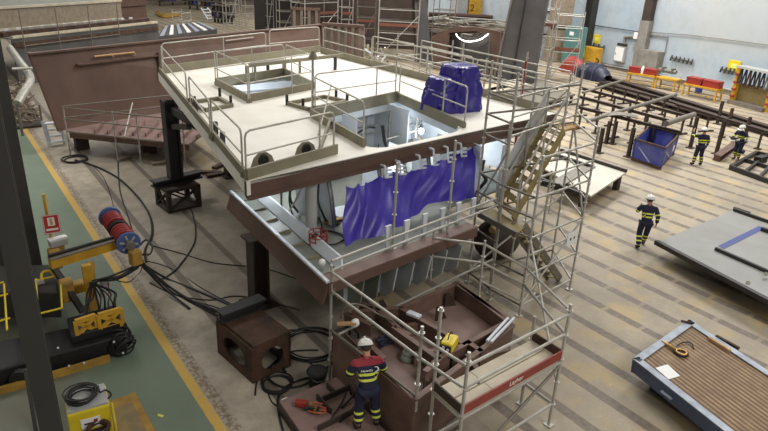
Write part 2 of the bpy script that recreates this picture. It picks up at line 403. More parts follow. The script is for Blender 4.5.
wbox('wall_sign', 734, 66, .95, .75, .05, M['yellowbright'], 'yellow wall sign beside yellow hose rack at right', 'sign', pict)
# manifolds of hose couplings
for lab, pts in (('row of dark hose couplings on blue wall right of pier', [(672 + i * 4.1, 57.5 + i * .85) for i in range(6)]),
                 ('hose couplings on blue wall beneath left yellow sign', [(594 + i * 5, 45 + i * 1.2) for i in range(3)]),
                 ('hose couplings on blue wall beneath right yellow sign', [(722 + i * 4, 69 + i * .8) for i in range(4)])):
    c0 = wpt(*pts[0], .1)
    t = thing('hose_manifold', lab, 'hose manifold', c0)
    MB().tube([wpt(x, y, .1) for x, y in pts], .06, 6).build('header_pipe', M['galvdark'], t)
    for x, y in pts:
        c = wpt(x, y, .12); MB().tube([c + V((0, 0, .16)), c + V((-.12, 0, -.02)), c + V((-.16, 0, -.22))], .07, 6).build('coupling', M['dark'], t)
# yellow benches with boxes
def bench(p, q, z, label):
    p = V(p); q = V(q); d = (q - p).normalized(); a = V((d.y, -d.x, 0)) * .45
    t = thing('work_bench', label, 'bench', ((p + q) / 2).to_tuple()[:2] + (0,), 0, 'yellow benches along the wall')
    MB().prism([(p - a).to_tuple()[:2] + (z - .12,), (p + a).to_tuple()[:2] + (z - .12,), (q + a).to_tuple()[:2] + (z - .12,), (q - a).to_tuple()[:2] + (z - .12,)], (0, 0, .12)).build('bench_top', M['yellow'], t)
    for e in (p + d * .06, q - d * .06):
        for s in (-.85, .85):
            f = e + a * s; MB().bar((f.x, f.y, 0), (f.x, f.y, z - .12), .1, .1, d).build('leg', M['yellow'], t)
    for s in (-.85, .85):
        MB().bar((p + a * s) + Z * (.25 - p.z), (q + a * s) + Z * (.25 - q.z), .05, .05).build('rail', M['yellowdull'], t)
    return p, q, d, a
zb = .85
def benchitems(px0, py0, px1, py1, label): return bench(A(px0, py0, zb), A(px1, py1, zb), zb, label)
B1 = benchitems(629, 71.5, 657, 75.5, 'yellow bench under two red boxes and white jug')
B2 = benchitems(659, 76, 679, 79.5, 'low yellow bench with grey machine part on top')
B3 = benchitems(687, 82.5, 721, 89, 'yellow bench with two long red boxes, blue tub below')
def redbox(B, f0, f1, h, m, label, lid=True, g='red boxes on the yellow benches', nm='tool_box', cat='tool box'):
    p, q, d, a = B; u = p.lerp(q, f0); v = p.lerp(q, f1); c = (u + v) / 2; L = (v - u).length
    R = Matrix((d, V((-d.y, d.x, 0)), Z)).transposed()
    t = thing(nm, label, cat, (c.x, c.y, zb), 0, g)
    MB().box((c.x, c.y, zb + h * .4 + .001), (L, .62, h * .8), R).build('body', m, t, bevel=.015)
    MB().box((c.x, c.y, zb + h * .9), (L * 1.02, .66, h * .2), R).build('lid', m, t, bevel=.015)
    MB().box(V((c.x, c.y, zb + h * .62)) + R @ V((0, .33, 0)), (.18, .05, .06), R).build('handle', M['dark'], t)
redbox(B1, .02, .40, .42, M['red'], 'left red box on bench beside white jug')
redbox(B1, .55, .99, .42, M['red'], 'long red box right of white jug on bench')
redbox(B3, .03, .47, .45, M['red'], 'left red box on yellow bench nearest hose rack')
redbox(B3, .52, .98, .45, M['red'], 'right red box on yellow bench nearest hose rack')
p = B1[0].lerp(B1[1], .475); MBj = MB().tube([(p.x, p.y, zb), (p.x, p.y, zb + .35), (p.x, p.y, zb + .45), (p.x, p.y, zb + .55)], [.14, .14, .06, .05], 10)
tag(MBj.build('jug', M['paper'], None, True), 'white jug standing between two red boxes on bench', 'jug')
c = A(667, 73, zb); t = thing('machine_part', 'grey machine part lying on low yellow bench', 'machine part', (c.x, c.y, zb))
MB().tube([(c.x, c.y - .7, zb + .16), (c.x, c.y + .7, zb + .16)], .16, 10).build('barrel', M['greengrey'], t, True)
for s in (-.45, .3): MB().box((c.x, c.y + s, zb + .2), (.4, .16, .4)).build('flange', M['galvdark'], t)
c = A(684, 81, 0); t = thing('crate', 'dark blue crate standing between two yellow benches', 'crate', (c.x, c.y, 0))
MB().box((c.x, c.y, .62), (.8, .9, .75)).build('body', M['navysteel'], t, bevel=.02); MB().box((c.x, c.y, 1.02), (.86, .96, .06)).build('lid', M['bluepaint'], t)
MB().box((c.x, c.y, .12), (.8, .9, .24)).build('skid', M['timber'], t)
c = A(698, 93, 0); t = thing('tub', 'blue tub on floor beneath yellow bench', 'tub', (c.x, c.y, 0))
MB().tube([(c.x, c.y, 0), (c.x, c.y, .5)], [.22, .27], 12).build('body', M['bluepaint'], t, True); MB().torus((c.x, c.y, .5), Z, .27, .025).build('rim', M['bluepaint'], t)
# yellow hose rack
g0 = A(731.5, 103); g1 = A(766, 112); d = (g1 - g0).normalized(); n = V((-d.y, d.x, 0))
t = thing('hose_rack', 'yellow frame rack hung with dark hoses near blue wall', 'rack', ((g0 + g1) / 2).to_tuple())
for e, nm in ((g0, 'post'), (g1, 'post')):
    MB().bar((e.x, e.y, .0), (e.x, e.y, 2.45), .3, .26, d).build('post', M['yellow'], t)
    for s in (.5, .95, 1.4, 1.9): MB().box((e.x - .2, e.y, s), (.16, .24, .12)).build('valve', M['red'], t)
MB().bar(g0 + Z * 2.4, g1 + Z * 2.4, .9, .12).build('top_shelf', M['greybox'], t)
MB().bar(g0 + Z * .12, g1 + Z * .12, .9, .24).build('base_tray', M['galvdark'], t)
MB().bar(g0 + Z * .8 + n * .3, g1 + Z * .8 + n * .3, .04, 1.1).build('back_panel', M['olive'], t)
cols = [M['dark'], M['navywrap'], M['rust'], M['black'], M['darkbrown'], M['navywrap'], M['galvdark']]
for i in range(7):
    e = g0.lerp(g1, .1 + .125 * i); L = .7 + .25 * ((i * 37) % 5) / 5
    MB().tube(spline([e + Z * 2.36 + V((-.2, 0, 0)), e + Z * (2.3 - L) + V((-.24, .1, 0)), e + Z * (2.15 - L) + V((-.24, 0, 0)), e + Z * (2.3 - L) + V((-.24, -.1, 0)), e + Z * 2.3 + V((-.25, -.05, 0))]), .055, 6).build('hose', cols[i], t, True)
# yellow cabinet, jacket, covered bundle, teal cabinet
c = A(589, 64, 0); c = A(589.5, 66)
R = Matrix((WD, -WN, Z)).transposed()
t = thing('cabinet', 'yellow steel cabinet with hi-vis jacket on its side', 'cabinet', c)
zc = topz(c, 591, 47); MB().box(c + Z * zc / 2, (1.7, .8, zc), R).build('body', M['yellow'], t, bevel=.03)
MB().box(c + Z * zc * .5 + R @ V((-.3, .41, 0)), (.8, .03, zc * .84), R).build('door', M['yellow'], t)
MB().torus(c + Z * zc * .35 + R @ V((-.86, .2, 0)), (1, 0, 0), .22, .05).build('ring_handle', M['black'], t)
j = A(579.5, 63); zj = topz(j, 581, 47)
J = c + R @ V((.55, .46, zc * .98))
tt = thing('jacket', 'fluorescent yellow work jacket hung on yellow cabinet', 'jacket', (J.x, J.y, J.z - 1.2))
MB().grid(lambda u, v: J + R @ V(((u - .5) * (.62 + .12 * v) + .25, .02 + .12 * math.sin(u * math.pi) * (1 - .3 * v) + .02 * math.sin(u * 17), -1.15 * v)), 12, 8, R @ V((0, -.05, 0))).build('body', M['hivis'], tt, True)
for s in (-1, 1):
    MB().tube([J + R @ V((.25 + s * .3, .06, -.08)), J + R @ V((.25 + s * .4, .1, -.4)), J + R @ V((.25 + s * .42, .1, -.8))], [.1, .09, .07], 8).build('sleeve', M['hivis'], tt, True)
c = A(592, 79); t = thing('covered_bundle', 'dark blue wrapped bundle lying in front of yellow cabinet', 'bundle', c)
MB().grid(lambda u, v: c + WD * ((u - .5) * 3.2) - WN * (math.cos(v * math.pi) * .75 * math.sin(max(.03, min(.97, u)) * math.pi) ** .25) + Z * (.02 + 1.15 * math.sin(v * math.pi) ** .7 * math.sin(max(.03, min(.97, u)) * math.pi) ** .3 + .04 * math.sin(u * 21 + v * 9)), 28, 14).build('wrap', M['navywrap'], t, True)
for f in (.3, .52, .75):
    MB().tube([c + WD * ((f - .5) * 3.2) - WN * (math.cos(v * math.pi / 10) * .78) + Z * (.03 + 1.2 * math.sin(v * math.pi / 10) ** .7) for v in range(11)], .03, 5).build('strap', M['navysteel'], t)
c = A(572, 73); t = thing('covered_bundle', 'dark red wrapped bundle behind scaffold, left of dark blue bundle', 'bundle', c)
MB().grid(lambda u, v: c + WD * ((u - .5) * 2.4) - WN * (math.cos(v * math.pi) * .6 * math.sin(max(.03, min(.97, u)) * math.pi) ** .25) + Z * (.02 + 1.3 * math.sin(v * math.pi) ** .7 * math.sin(max(.03, min(.97, u)) * math.pi) ** .3), 18, 10).build('wrap', M['red'], t, True)
c = A(571, 65); zt = topz(c, 571, 26)
t = thing('cabinet', 'tall teal cabinet left of dark wall column', 'cabinet', c)
MB().box(c + Z * zt / 2, (1.7, .9, zt), R).build('body', M['teal'], t, bevel=.03)
MB().box(c + Z * zt * .82 + R @ V((0, .47, 0)), (.5, .03, .3), R).build('label_plate', M['paper'], t)
for s in (-.42, .42): MB().box(c + Z * zt * .5 + R @ V((s, .46, 0)), (.78, .03, zt * .9), R).build('door', M['teal'], t)
# long dark beams on the floor by the wall
R_ = [((607, 76), (790, 132), 'longest dark steel beam on floor nearest benches', .36), ((607, 81), (790, 137), 'middle dark steel beam on floor along benches', .3), ((598, 83), (712, 116), 'short dark steel beam on floor in front of benches', .28)]
for (x0, y0), (x1, y1), lab, h in R_:
    p = A(x0, y0, h); q = A(x1, y1, h)
    t = thing('steel_beam', lab, 'beam', ((p.x + q.x) / 2, (p.y + q.y) / 2, 0), 0, 'dark steel beams along the wall')
    p.z = q.z = h / 2; MB().ibeam(p, q, .45, h, .05).build('profile', M['darkbrown'], t)
    n_ = 8
    for i in range(n_):
        f = p.lerp(q, (i + .5) / n_); dd = (q - p).normalized(); MB().box((f.x, f.y, h / 2), (.36, .02, h - .1)).build('stiffener', M['darkbrown'], t)

# ------------------------------------------------------------------ steel trestles (beam on legs)
def trestle(px0, py0, px1, py1, z, label, nleg, feet=True, h=.15, w=.13, m=None):
    m = m or M['darkbrown']; p = A(px0, py0, z); q = A(px1, py1, z); d = (q - p).normalized(); a = V((d.y, -d.x, 0))
    t = thing('support_trestle', label, 'trestle', ((p.x + q.x) / 2, (p.y + q.y) / 2, 0), 0, 'brown steel support trestles')
    MB().ibeam(p - Z * h / 2, q - Z * h / 2, w, h, .03).build('beam', m, t)
    for i in range(nleg):
        f = p.lerp(q, (i + .25) / (nleg - .5)); 
        MB().bar((f.x, f.y, .06), (f.x, f.y, z - h), .085, .085, d).build('leg', m, t)
        if feet and i % 2 == 0: MB().bar(V((f.x, f.y, .04)) - a * .5, V((f.x, f.y, .04)) + a * .5, .12, .08).build('foot', m, t)
        else: MB().box((f.x, f.y, .03), (.28, .28, .06)).build('foot', m, t)
trestle(600, 81.5, 669, 99, 1.0, 'brown support trestle farthest back, nearest the long dark beams', 6)
trestle(582, 87, 690, 115.5, 1.1, 'long brown support trestle, second from the back', 7)
trestle(580, 95.5, 672, 120, 1.15, 'brown support trestle, third from the back', 6)
trestle(578, 105.5, 681, 131, 1.2, 'brown support trestle nearest the blue bin', 6)
trestle(676, 103, 768, 131, 1.0, 'brown trestle behind the two right workers', 6)
for px, py, tx, ty, lab in ((690, 148, 692, 116, 'upright steel post left of worker with raised arm'), (716, 154, 724, 120, 'leaning steel post between the two right workers'), (728, 126, 731, 108, 'short steel post behind right worker'),
                            (717, 124, 720.5, 101, 'tall steel post behind worker with raised arm'), (745, 137, 743, 116, 'steel post right of right worker'), (606, 143, 610, 121, 'left steel post of pair left of blue bin'), (612, 144, 616, 121, 'right steel post of pair left of blue bin'),
                            (628, 157, 634, 128, 'brown steel post touching corner of blue bin'), (598.5, 153, 602, 128, 'grey upright beside pale plate platform')):
    b = A(px, py); z = max(.5, topz(b, tx, ty))
    t = thing('steel_post', lab, 'post', b, 0, 'loose steel posts around the trestles')
    MB().ibeam(b + Z * .03, b + Z * z, .14, .14, .03, (1, 0, 0)).build('upright', M['darkbrown'], t); MB().box(b + Z * .02, (.34, .34, .04)).build('foot_plate', M['darkbrown'], t)
def laid(px0, py0, px1, py1, z, r, m, label, nm='steel_tube', cat='tube'):
    p = A(px0, py0, z); q = A(px1, py1, z)
    return tag(MB().tube([p, q], r, 10).build(nm, m, None, True), label, cat)
laid(588, 121, 676, 94.5, 1.24, .1, M['galvdark'], 'longest grey steel tube lying diagonally across trestles')
laid(666, 123.5, 694, 114.5, 1.16, .14, M['galvdark'], 'short thick grey steel tube across right end of trestles')
laid(583, 92.5, 624, 80, 1.16, .08, M['galvdark'], 'thin grey steel tube across far left end of trestles')
pl = MB().grid(lambda u, v: A(602 + 36 * u, 116.5 + 2 * u - 3.2 * v - 2.5 * math.sin(u * 3.1), 1.24 + .1 * math.sin(u * 3.1)), 10, 3, (0, 0, -.04)); tag(pl.build('curved_plate', M['galvdark'], None), 'long grey curved plate lying on trestle above blue bin', 'plate')
p = A(717, 158, .14); q = A(735, 145, .14)
t = thing('steel_profile', 'brown steel profile on floor between two right workers', 'profile', ((p + q) / 2 - Z * .14).to_tuple())
MB().ibeam(p, q, .34, .26, .03).build('profile', M['brown'], t)
MB().box(p + V((0, 0, .0)), (.05, .3, .26)).build('end_plate', M['brown'], t)

# blue bin
def skip_bin():
    c0 = A(634, 160); c1 = A(661.5, 170); c2 = A(674, 154.5)
    c0 = V((25.0, 15.2, 0)); 
    b = [A(631, 160), A(660.5, 170), A(673.5, 155.5)]; b.append(b[0] + b[2] - b[1])
    c = (b[0] + b[2]) / 2; zt = .98
    t = thing('skip_bin', 'open blue steel skip bin on concrete floor', 'bin', c)
    k = [c + (v - c) * .97 for v in b]; top = [c + (v - c) * 1.01 for v in b]
    for i in range(4):
        a0, a1 = k[i], k[(i + 1) % 4]; t0, t1 = top[i], top[(i + 1) % 4]; inn = (c - (a0 + a1) / 2).normalized() * .05
        P = [a0 + Z * .12, a1 + Z * .12, t1 + Z * zt, t0 + Z * zt]
        sd = MB().prism(P, inn).build('side_panel', M['bluebin'], t)
        MB().bar(t0 + Z * zt, t1 + Z * zt, .07, .07).build('rim', M['rust'], t)
        MB().bar(a0 + Z * .12, t0 + Z * zt, .06, .06, (1, 0, 0)).build('corner_post', M['bluebin'], t)
        if i in (0, 1): MB().bar(a0.lerp(a1, .05) + Z * .8 - inn * .4, a0.lerp(a1, .6) + Z * .16 - inn * .4, .03, .05).build('scratch_strap', M['palebluesteel'], sd)
    MB().prism([v + Z * .1 for v in k], (0, 0, .05)).build('bottom', M['rust'], t)
    for i in (0, 2): MB().bar(k[i] + Z * .05, k[(i + 1) % 4] + Z * .05, .14, .1).build('skid', M['rust'], t)
    pa = k[1].lerp(k[2], .6) + Z * .62; dd = (k[2] - k[1]).normalized(); o = -(c - (k[1] + k[2]) / 2).normalized()
    MB().box(pa + o * .12, (.34, .02, .24), Matrix((dd, o, Z)).transposed()).build('label_plate', M['paper'], t)
skip_bin()
# pale plate platform on trestle legs
def plate_stack(name, poly_px, z, th, m, label, legs, cat='plate'):
    P = [A(x, y, z) for x, y in poly_px]; c = sum(P, V((0, 0, 0))) / len(P)
    t = thing(name, label, cat, (c.x, c.y, 0))
    MB().slab(P, z - th, z).build('plate', m, t)
    for f in legs:
        b = P[f[0]].lerp(P[f[1]], f[2]); b = b.lerp(c, .3 if name == 'steel_plate' and th < .055 else .08); MB().box((b.x, b.y, (z - th) / 2), (.2, .2, z - th)).build('support_block', M['darkbrown'], t)
    return t, P, c
t, P, c = plate_stack('steel_plate', [(540, 166), (561, 150), (627, 171.5), (591, 196)], .62, .06, M['paleplate'], 'pale steel plate panel with dark stiffeners left of blue bin', [(0, 3, .1), (0, 3, .9), (2, 3, .15), (1, 2, .5), (0, 1, .5)])
def stiff(px0, py0, px1, py1, z, h, w, par, m=None):
    p = A(px0, py0, z + h); q = A(px1, py1, z + h); p.z = q.z = z + h / 2
    return MB().bar(p, q, w, h).build('stiffener', m or M['dark'], par)
stiff(561, 148.5, 627, 169.5, .62, .12, .1, t); stiff(556, 153.5, 590, 164.5, .62, .14, .12, t); stiff(542, 178, 583, 193, .62, .14, .12, t); stiff(541, 180, 560, 184, .62, .2, .1, t)
MB().bar(A(556, 184, .66), A(590, 165, .66), .5, .03).build('flat_strip', M['galvdark'], t)
# grey plate with bars (right)
t, P, c = plate_stack('steel_plate', [(655.7, 243), (734, 209.5), (830, 243), (800, 320)], .5, .05, M['greyplate'], 'large grey steel plate with dark edge bars beside walking worker', [(0, 3, .5), (0, 1, .6), (1, 2, .3)])
stiff(656.5, 240, 790, 310, .5, .13, .14, t); stiff(734, 208, 800, 231, .5, .1, .09, t); stiff(716, 247, 780, 275, .5, .1, .09, t); stiff(762, 227, 790, 236, .5, .12, .12, t)
pz = [A(x, y, .503) for x, y in [(718, 246), (724, 249), (766, 228), (759, 226)]]; MB().prism(pz, (0, 0, .006)).build('blue_tape_strip', M['bluepaint'], t)
for x, y in ((748, 283), (766, 274)): MB().tube([A(x, y, .6), A(x, y, .64)], .06, 8).build('clamp_nut', M['galv'], t)
b = A(738, 206.5, .0); t = thing('flat_bar', 'short dark flat bar lying on floor behind grey plate', 'bar', b)
MB().bar(A(733, 208, .3) + V((.8, .3, -.26)), A(745, 213, .3) + V((.9, .2, -.26)), .1, .08).build('bar', M['dark'], t)
# dark frame pallet at right edge
P = [A(731, 166, .16), A(757, 151.5, .16), A(790, 160, .16), A(775, 182, .16)]
c = (P[0] + P[2]) / 2; t = thing('steel_framework', 'dark open steel frame on floor at right edge below right worker', 'frame', (c.x, c.y, 0))
for i in range(4): MB().bar(P[i] - Z * .06, P[(i + 1) % 4] - Z * .06, .14, .2).build('edge_beam', M['dark'], t)
for f in (.33, .66): MB().bar(P[0].lerp(P[3], f) - Z * .06, P[1].lerp(P[2], f) - Z * .06, .1, .16).build('cross_beam', M['dark'], t)
MB().bar(P[0].lerp(P[1], .5) - Z * .06, P[3].lerp(P[2], .5) - Z * .06, .1, .16).build('cross_beam', M['dark'], t)
MB().box(c + V((.6, .3, -.0)), (.7, .3, .3)).build('clamp_block', M['dark'], t)
# blue flatbed
F0 = A(632.5, 359, .62); F1 = A(689, 320, .62); F2 = A(840, 391, .62); F3 = A(760, 460, .62)
u = (F1 - F0); F3 = F0 + (F3 - F0); F2 = F1 + (F3 - F0)
c = (F0 + F2) / 2; t = thing('transport_bed', 'blue steel transport bed with ribbed timber deck at lower right', 'transport bed', (c.x, c.y, 0))
def bed_mat():
    m = bpy.data.materials.new('ribbed_timber_deck'); m.use_nodes = True; g = N_(m); nt = m.node_tree
    b = nt.nodes['Principled BSDF']; tc = nt.nodes.new('ShaderNodeTexCoord'); sp = nt.nodes.new('ShaderNodeSeparateXYZ')
    dv = (F3 - F0).normalized(); mp = nt.nodes.new('ShaderNodeMapping'); mp.inputs['Rotation'].default_value = (0, 0, -math.atan2(dv.y, dv.x))
    nt.links.new(tc.outputs['Object'], mp.inputs[0]); nt.links.new(mp.outputs[0], sp.inputs[0])
    f = g.math('FRACT', g.math('MULTIPLY', sp.outputs[1], 9.0)); n = g.noise(tc.outputs['Object'], 4, 6)
    cc = g.mix(g.ramp(n, .35, .65), rgb((160, 132, 98)), rgb((132, 106, 78))); cc = g.mix(g.band(f, .5, .16, .14), cc, rgb((94, 74, 56)))
    cc = g.mix(g.ramp(g.noise(tc.outputs['Object'], .9, 4), .55, .75, 0, .4), cc, rgb((176, 150, 116)))
    nt.links.new(cc, b.inputs['Base Color']); b.inputs['Roughness'].default_value = .7; return m
def inset(f): return c.lerp
dk = [F0.lerp(F2, .03), F1.lerp(F3, .03), F2.lerp(F0, .03), F3.lerp(F1, .03)]
MB().slab(dk, .5, .6).build('timber_deck', bed_mat(), t)
for i, (a, b_) in enumerate(((F0, F1), (F1, F2), (F2, F3), (F3, F0))):
    dd = (b_ - a).normalized(); inn = (c - (a + b_) / 2); inn = (inn - dd * inn.dot(dd)); inn.z = 0; inn.normalize()
    sk = MB().prism([a + Z * 0, b_ + Z * 0, b_ + Z * -.3 + inn * .03, a + Z * -.3 + inn * .03], inn * .1).build('side_beam', M['navysteel'], t)
    MB().prism([a + Z * .0, b_ + Z * .0, b_ + inn * .16, a + inn * .16], (0, 0, .02)).build('edge_strip', M['palebluesteel'], sk)
for v in (F0, F1, F2, F3): b = v.lerp(c, .4); MB().box((b.x, b.y, .25), (.3, .3, .5)).build('support_block', M['dark'], t)
lp = F0.lerp(F3, .33) - Z * .17; dd = (F3 - F0).normalized(); o_ = V((dd.y, -dd.x, 0)); o_ = o_ if o_.dot(EYE - lp) > 0 and o_.dot(c - lp) < 0 else -o_
MB().bar(lp + dd * -.13 + o_ * .01, lp + dd * .13 + o_ * .01, .05, .03).build('lifting_handle', M['palebluesteel'], t)
zt_ = .605
tag(MB().prism([A(x, y, zt_) for x, y in [(655.5, 368), (667.5, 364.5), (680, 376), (668.5, 379.5)]], (0, 0, .006)).build('paper_sheet', M['paper'], None), 'white paper sheet on edge of blue transport bed', 'paper')
a0 = A(670, 345, .64); t = thing('gas_torch', 'brass torch with coiled dark hose on timber bed', 'torch', (a0.x, a0.y, zt_))
MB().tube([A(661.5, 340.5, .65), A(667, 344, .65), A(672, 347.5, .65), A(677, 350, .65)], [.012, .035, .035, .03], 8).build('handle', M['brass'], t, True)
MB().torus(A(681, 352.5, .63), Z, .13, .028).build('hose_coil', M['black'], t, True); MB().torus(A(681.5, 352, .67), Z, .1, .02).build('hose_coil', M['brass'], t, True)
MB().tube(spline([A(675, 348, .63), A(680, 343.5, .63), A(687, 342, .63), A(692, 344, .63), A(694, 349, .63)]), .014, 6).build('hose', M['black'], t, True)
for (x0, y0, x1, y1), m, lab in (((709, 338, 730, 351), M['wood'], 'pale wooden batten lying on timber bed'), ((716, 336, 739, 348.5), M['rust'], 'brown steel batten lying beside pale batten on bed')):
    tag(MB().bar(A(x0, y0, .64), A(x1, y1, .64), .06, .06).build('batten', m, None), lab, 'batten')
c_ = A(686, 321.5, .64); tag(MB().tube([A(681, 321, .66), A(692, 323, .66)], .03, 8).build('clamp_bar', M['rust'], None), 'small rusty clamp bar on far corner of transport bed', 'clamp')
# ------------------------------------------------------------------ the ship block in the middle
from mathutils.geometry import tessellate_polygon
def holed(outer, holes, z0, z1):
    b = MB(); loops = [[V((p[0], p[1], 0)) for p in outer]] + [[V((p[0], p[1], 0)) for p in h] for h in holes]
    flat = [p for l in loops for p in l]; n = len(flat)
    tri = tessellate_polygon(loops)
    fs = [tuple(t) for t in tri] + [tuple(n + i for i in reversed(t)) for t in tri]
    k = 0
    for l in loops:
        m = len(l); fs += [(k + i, k + (i + 1) % m, n + k + (i + 1) % m, n + k + i) for i in range(m)]; k += m
    return b.add([(p.x, p.y, z1) for p in flat] + [(p.x, p.y, z0) for p in flat], fs)
ZD = 3.85; ZL = 2.2; ZU = 3.53
FL = A(246, 181, ZD); BL = A(158, 72, ZD); B1_ = A(320, 51, ZD); FR = A(557, 113, ZD)
def rounded(P, r, k=4, which=None):
    out = []
    for i, p in enumerate(P):
        a = P[i - 1]; b = P[(i + 1) % len(P)]
        if which and i not in which: out.append(p); continue
        u = p + (a - p).normalized() * r; v = p + (b - p).normalized() * r
        for j in range(k + 1):
            t = j / k; out.append(u * (1 - t) ** 2 + p * 2 * t * (1 - t) + v * t * t)
    return out
h1 = [A(216, 85, ZD), A(248, 102, ZD), A(314, 89, ZD), A(284, 74, ZD)]
h2 = rounded([A(311, 117, ZD), A(371, 151, ZD), A(468, 129.5, ZD), A(397, 98, ZD)], .75, 5, (1, 2))
block = thing('ship_block', 'large white and cream ship hull block raised on legs with two open deck hatches', 'ship block', ((FL.x + B1_.x) / 2, (FL.y + B1_.y) / 2, 0))
outer = [FL, FR, V((14.75, 14, 0)), B1_, BL]
holed(outer, [h1, h2], ZD - .08, ZD).build('upper_deck', M['deck'], block)
MB().prism([FL + Z * -.02, FR + Z * -.02, FR - Z * .34, FL - Z * .34], V((0, .09, 0))).build('front_beam', M['brown'], block)
fb = V((FR - FL)).normalized(); fn = V((fb.y, -fb.x, 0))      # fn points towards the viewer
MB().bar(FL - Z * .35 + fn * .05, FR - Z * .35 + fn * .05, .16, .035).build('beam_flange', M['brown'], block)
MB().prism([FL + fn * .02, BL, BL - Z * .3, FL - Z * .3 + fn * .02], V((.08, 0, 0))).build('side_fascia', M['deck'], block)
MB().prism([BL, B1_, B1_ - Z * .3, BL - Z * .3], V((0, -.08, 0))).build('rear_fascia', M['deck'], block)
MB().prism([B1_, V((14.75, 14, ZD)), FR, FR - Z * .3, V((14.75, 14, ZD - .3)), B1_ - Z * .3], V((-.06, 0, 0))).build('right_fascia', M['whitegrey'], block)
for i in range(9):                                              # deck beams under the plate
    y = 12.2 + i * 1.25; x0 = FL.x + (BL.x - FL.x) * (y - FL.y) / (BL.y - FL.y) + .15
    if 11.6 < y < 15.6: MB().bar((x0, y, ZD - .2), (7.4, y, ZD - .2), .03, .22).build('deck_beam', M['white'], block)
    else: MB().bar((x0, y, ZD - .2), (14.4, y + .1, ZD - .2), .03, .22).build('deck_beam', M['white'], block)
# curbs round the deck edges
def curb(px, h=.2, th=.06, nm='deck_curb', m=None, par=None):
    P = [A(x, y, ZD) for x, y in px]
    for a, b in zip(P, P[1:]): MB().bar(a + Z * h / 2, b + Z * h / 2, th, h).build(nm, m or M['coaming'], par or block)
curb([(246, 179.5), (160, 73)], .2); curb([(247, 180), (337, 153.5)], .22); curb([(161, 74), (320, 52)], .28); curb([(321, 53), (545, 113)], .26)
for P, pairs in ((h1, ((0, 1), (1, 2), (2, 3), (3, 0))),):
    for a, b in pairs: MB().bar(P[a] + Z * .03, P[b] + Z * .03, .07, .38).build('hatch_coaming', M['coaming'], block)
k = [A(311, 117, ZD), A(364, 147.5, ZD), A(397, 98, ZD), A(464, 128, ZD)]
MB().bar(k[0] + Z * .05, k[1] + Z * .05, .07, .34).build('hatch_coaming', M['coaming'], block)
MB().bar(k[0] + Z * .05, k[2] + Z * .05, .07, .34).build('hatch_coaming', M['coaming'], block)
MB().bar(k[2] + Z * .03, k[3] + Z * .03, .07, .3).build('hatch_coaming', M['coaming'], block)
for lp in (h2,): # white inner lip of the big hatch
    b = MB()
    for i in range(len(lp)):
        p, q = lp[i], lp[(i + 1) % len(lp)]; b.bar(p - Z * .2, q - Z * .2, .03, .26)
    b.build('hatch_lip', M['white'], block)
# lifting lugs on deck
for px, py in ((262.5, 169), (305, 157.5)):
    c = A(px, py, ZD); b = MB(); b.prism([c + fb * x + Z * z for x, z in [(-.27, 0), (-.27, .1), (-.2, .27), (-.08, .36), (.08, .36), (.2, .27), (.27, .1), (.27, 0)]], fn * .05)
    l = b.build('lifting_lug', M['coaming'], block); MB().torus(c + Z * .2 + fn * .05, fn, .1, .03).build('lug_ring', M['dark'], l)
    MB().disc(c + Z * .2 + fn * .055, fn, .07, .02).build('lug_hole', M['black'], l)
# low deck seats with pins
def deckframe(px, pins, nm='deck_seat'):
    P = [A(x, y, ZD) for x, y in px]; b = MB()
    for i in range(len(P)): b.bar(P[i] + Z * .05, P[(i + 1) % len(P)] + Z * .05, .1, .1)
    o = b.build(nm, M['coaming'], block)
    for x, y in pins:
        c = A(x, y, ZD); MB().tube([c, c + Z * .3], .045, 8).build('pin', M['dark'], o)
deckframe([(288, 105), (309, 111), (347, 103), (324, 98)], [(287, 105), (303, 109), (347, 103), (336, 100)])
deckframe([(191, 104), (205, 112), (232, 107), (219, 100)], [(220, 98), (231, 106), (195, 107)])
for x, y, h in ((247, 76, .35), (268, 73, .35), (284, 71, .35), (335, 70, .5), (216, 134, .3), (223, 145, .3), (196, 112, .3), (191, 109, .3)):
    c = A(x, y, ZD); MB().box(c + Z * h / 2, (.09, .09, h)).build('deck_pin', M['dark'], block)
MB().bar(A(250, 82, ZD) + Z * .55, A(342, 66, ZD) + Z * .42, .1, .12).build('cross_bar', M['coaming'], block)
for f in (.05, .5, .92):
    q = (A(250, 82, ZD) + Z * .55).lerp(A(342, 66, ZD) + Z * .42, f); MB().bar((q.x, q.y, ZD), q, .07, .07, (1, 0, 0)).build('bar_support', M['coaming'], block)
# ---- lower deck
LF = A(328, 286, ZL); LR = A(477, 229, ZL); LB = A(236, 199, ZL)
ld = (LB - LF).normalized()
LBB = LF + ld * 5.35
MB().slab([LF, LR, V((LR.x + .25, 10.75, 0)), V((13.2, 11.2, 0)), V((13.6, 22.5, 0)), V((8.2, 22.0, 0)), V((7.6, LBB.y + .6, 0)), V((LBB.x, LBB.y, 0))], ZL - .05, ZL).build('lower_deck', M['greengrey'], block)
lb = (LR - LF).normalized(); ln = V((lb.y, -lb.x, 0))
MB().prism([LF + ln * .02 + Z * .04, LR + ln * .02 + Z * .04, LR + ln * .02 - Z * .18, LF + ln * .02 - Z * .18], -ln * .06).build('lower_front_beam', M['brown'], block)
MB().bar(LF + Z * .05 - ln * .14, LR + Z * .05 - ln * .14, .34, .03).build('beam_cap', M['web'], block)
sn = V((-ld.y, ld.x, 0));
if sn.x > 0: sn = -sn
MB().prism([LF + Z * .06, LBB + Z * .06, LBB - Z * .36 + sn * .14, LF - Z * .36 + sn * .14], -sn * .06).build('hull_strake', M['brown'], block)
MB().bar(LF + Z * .08, LBB + Z * .08, .07, .05).build('hull_edge_strip', M['white'], block)
MB().slab([V((6.4, 10.2, 0)), V((9.9, 10.6, 0)), V((10.2, 15.5, 0)), V((6.8, 15.2, 0))], .95, ZL - .06).build('underside_dark_fill', M['darkbrown'], block)  # dark solid box added to deepen the shade under the lower deck
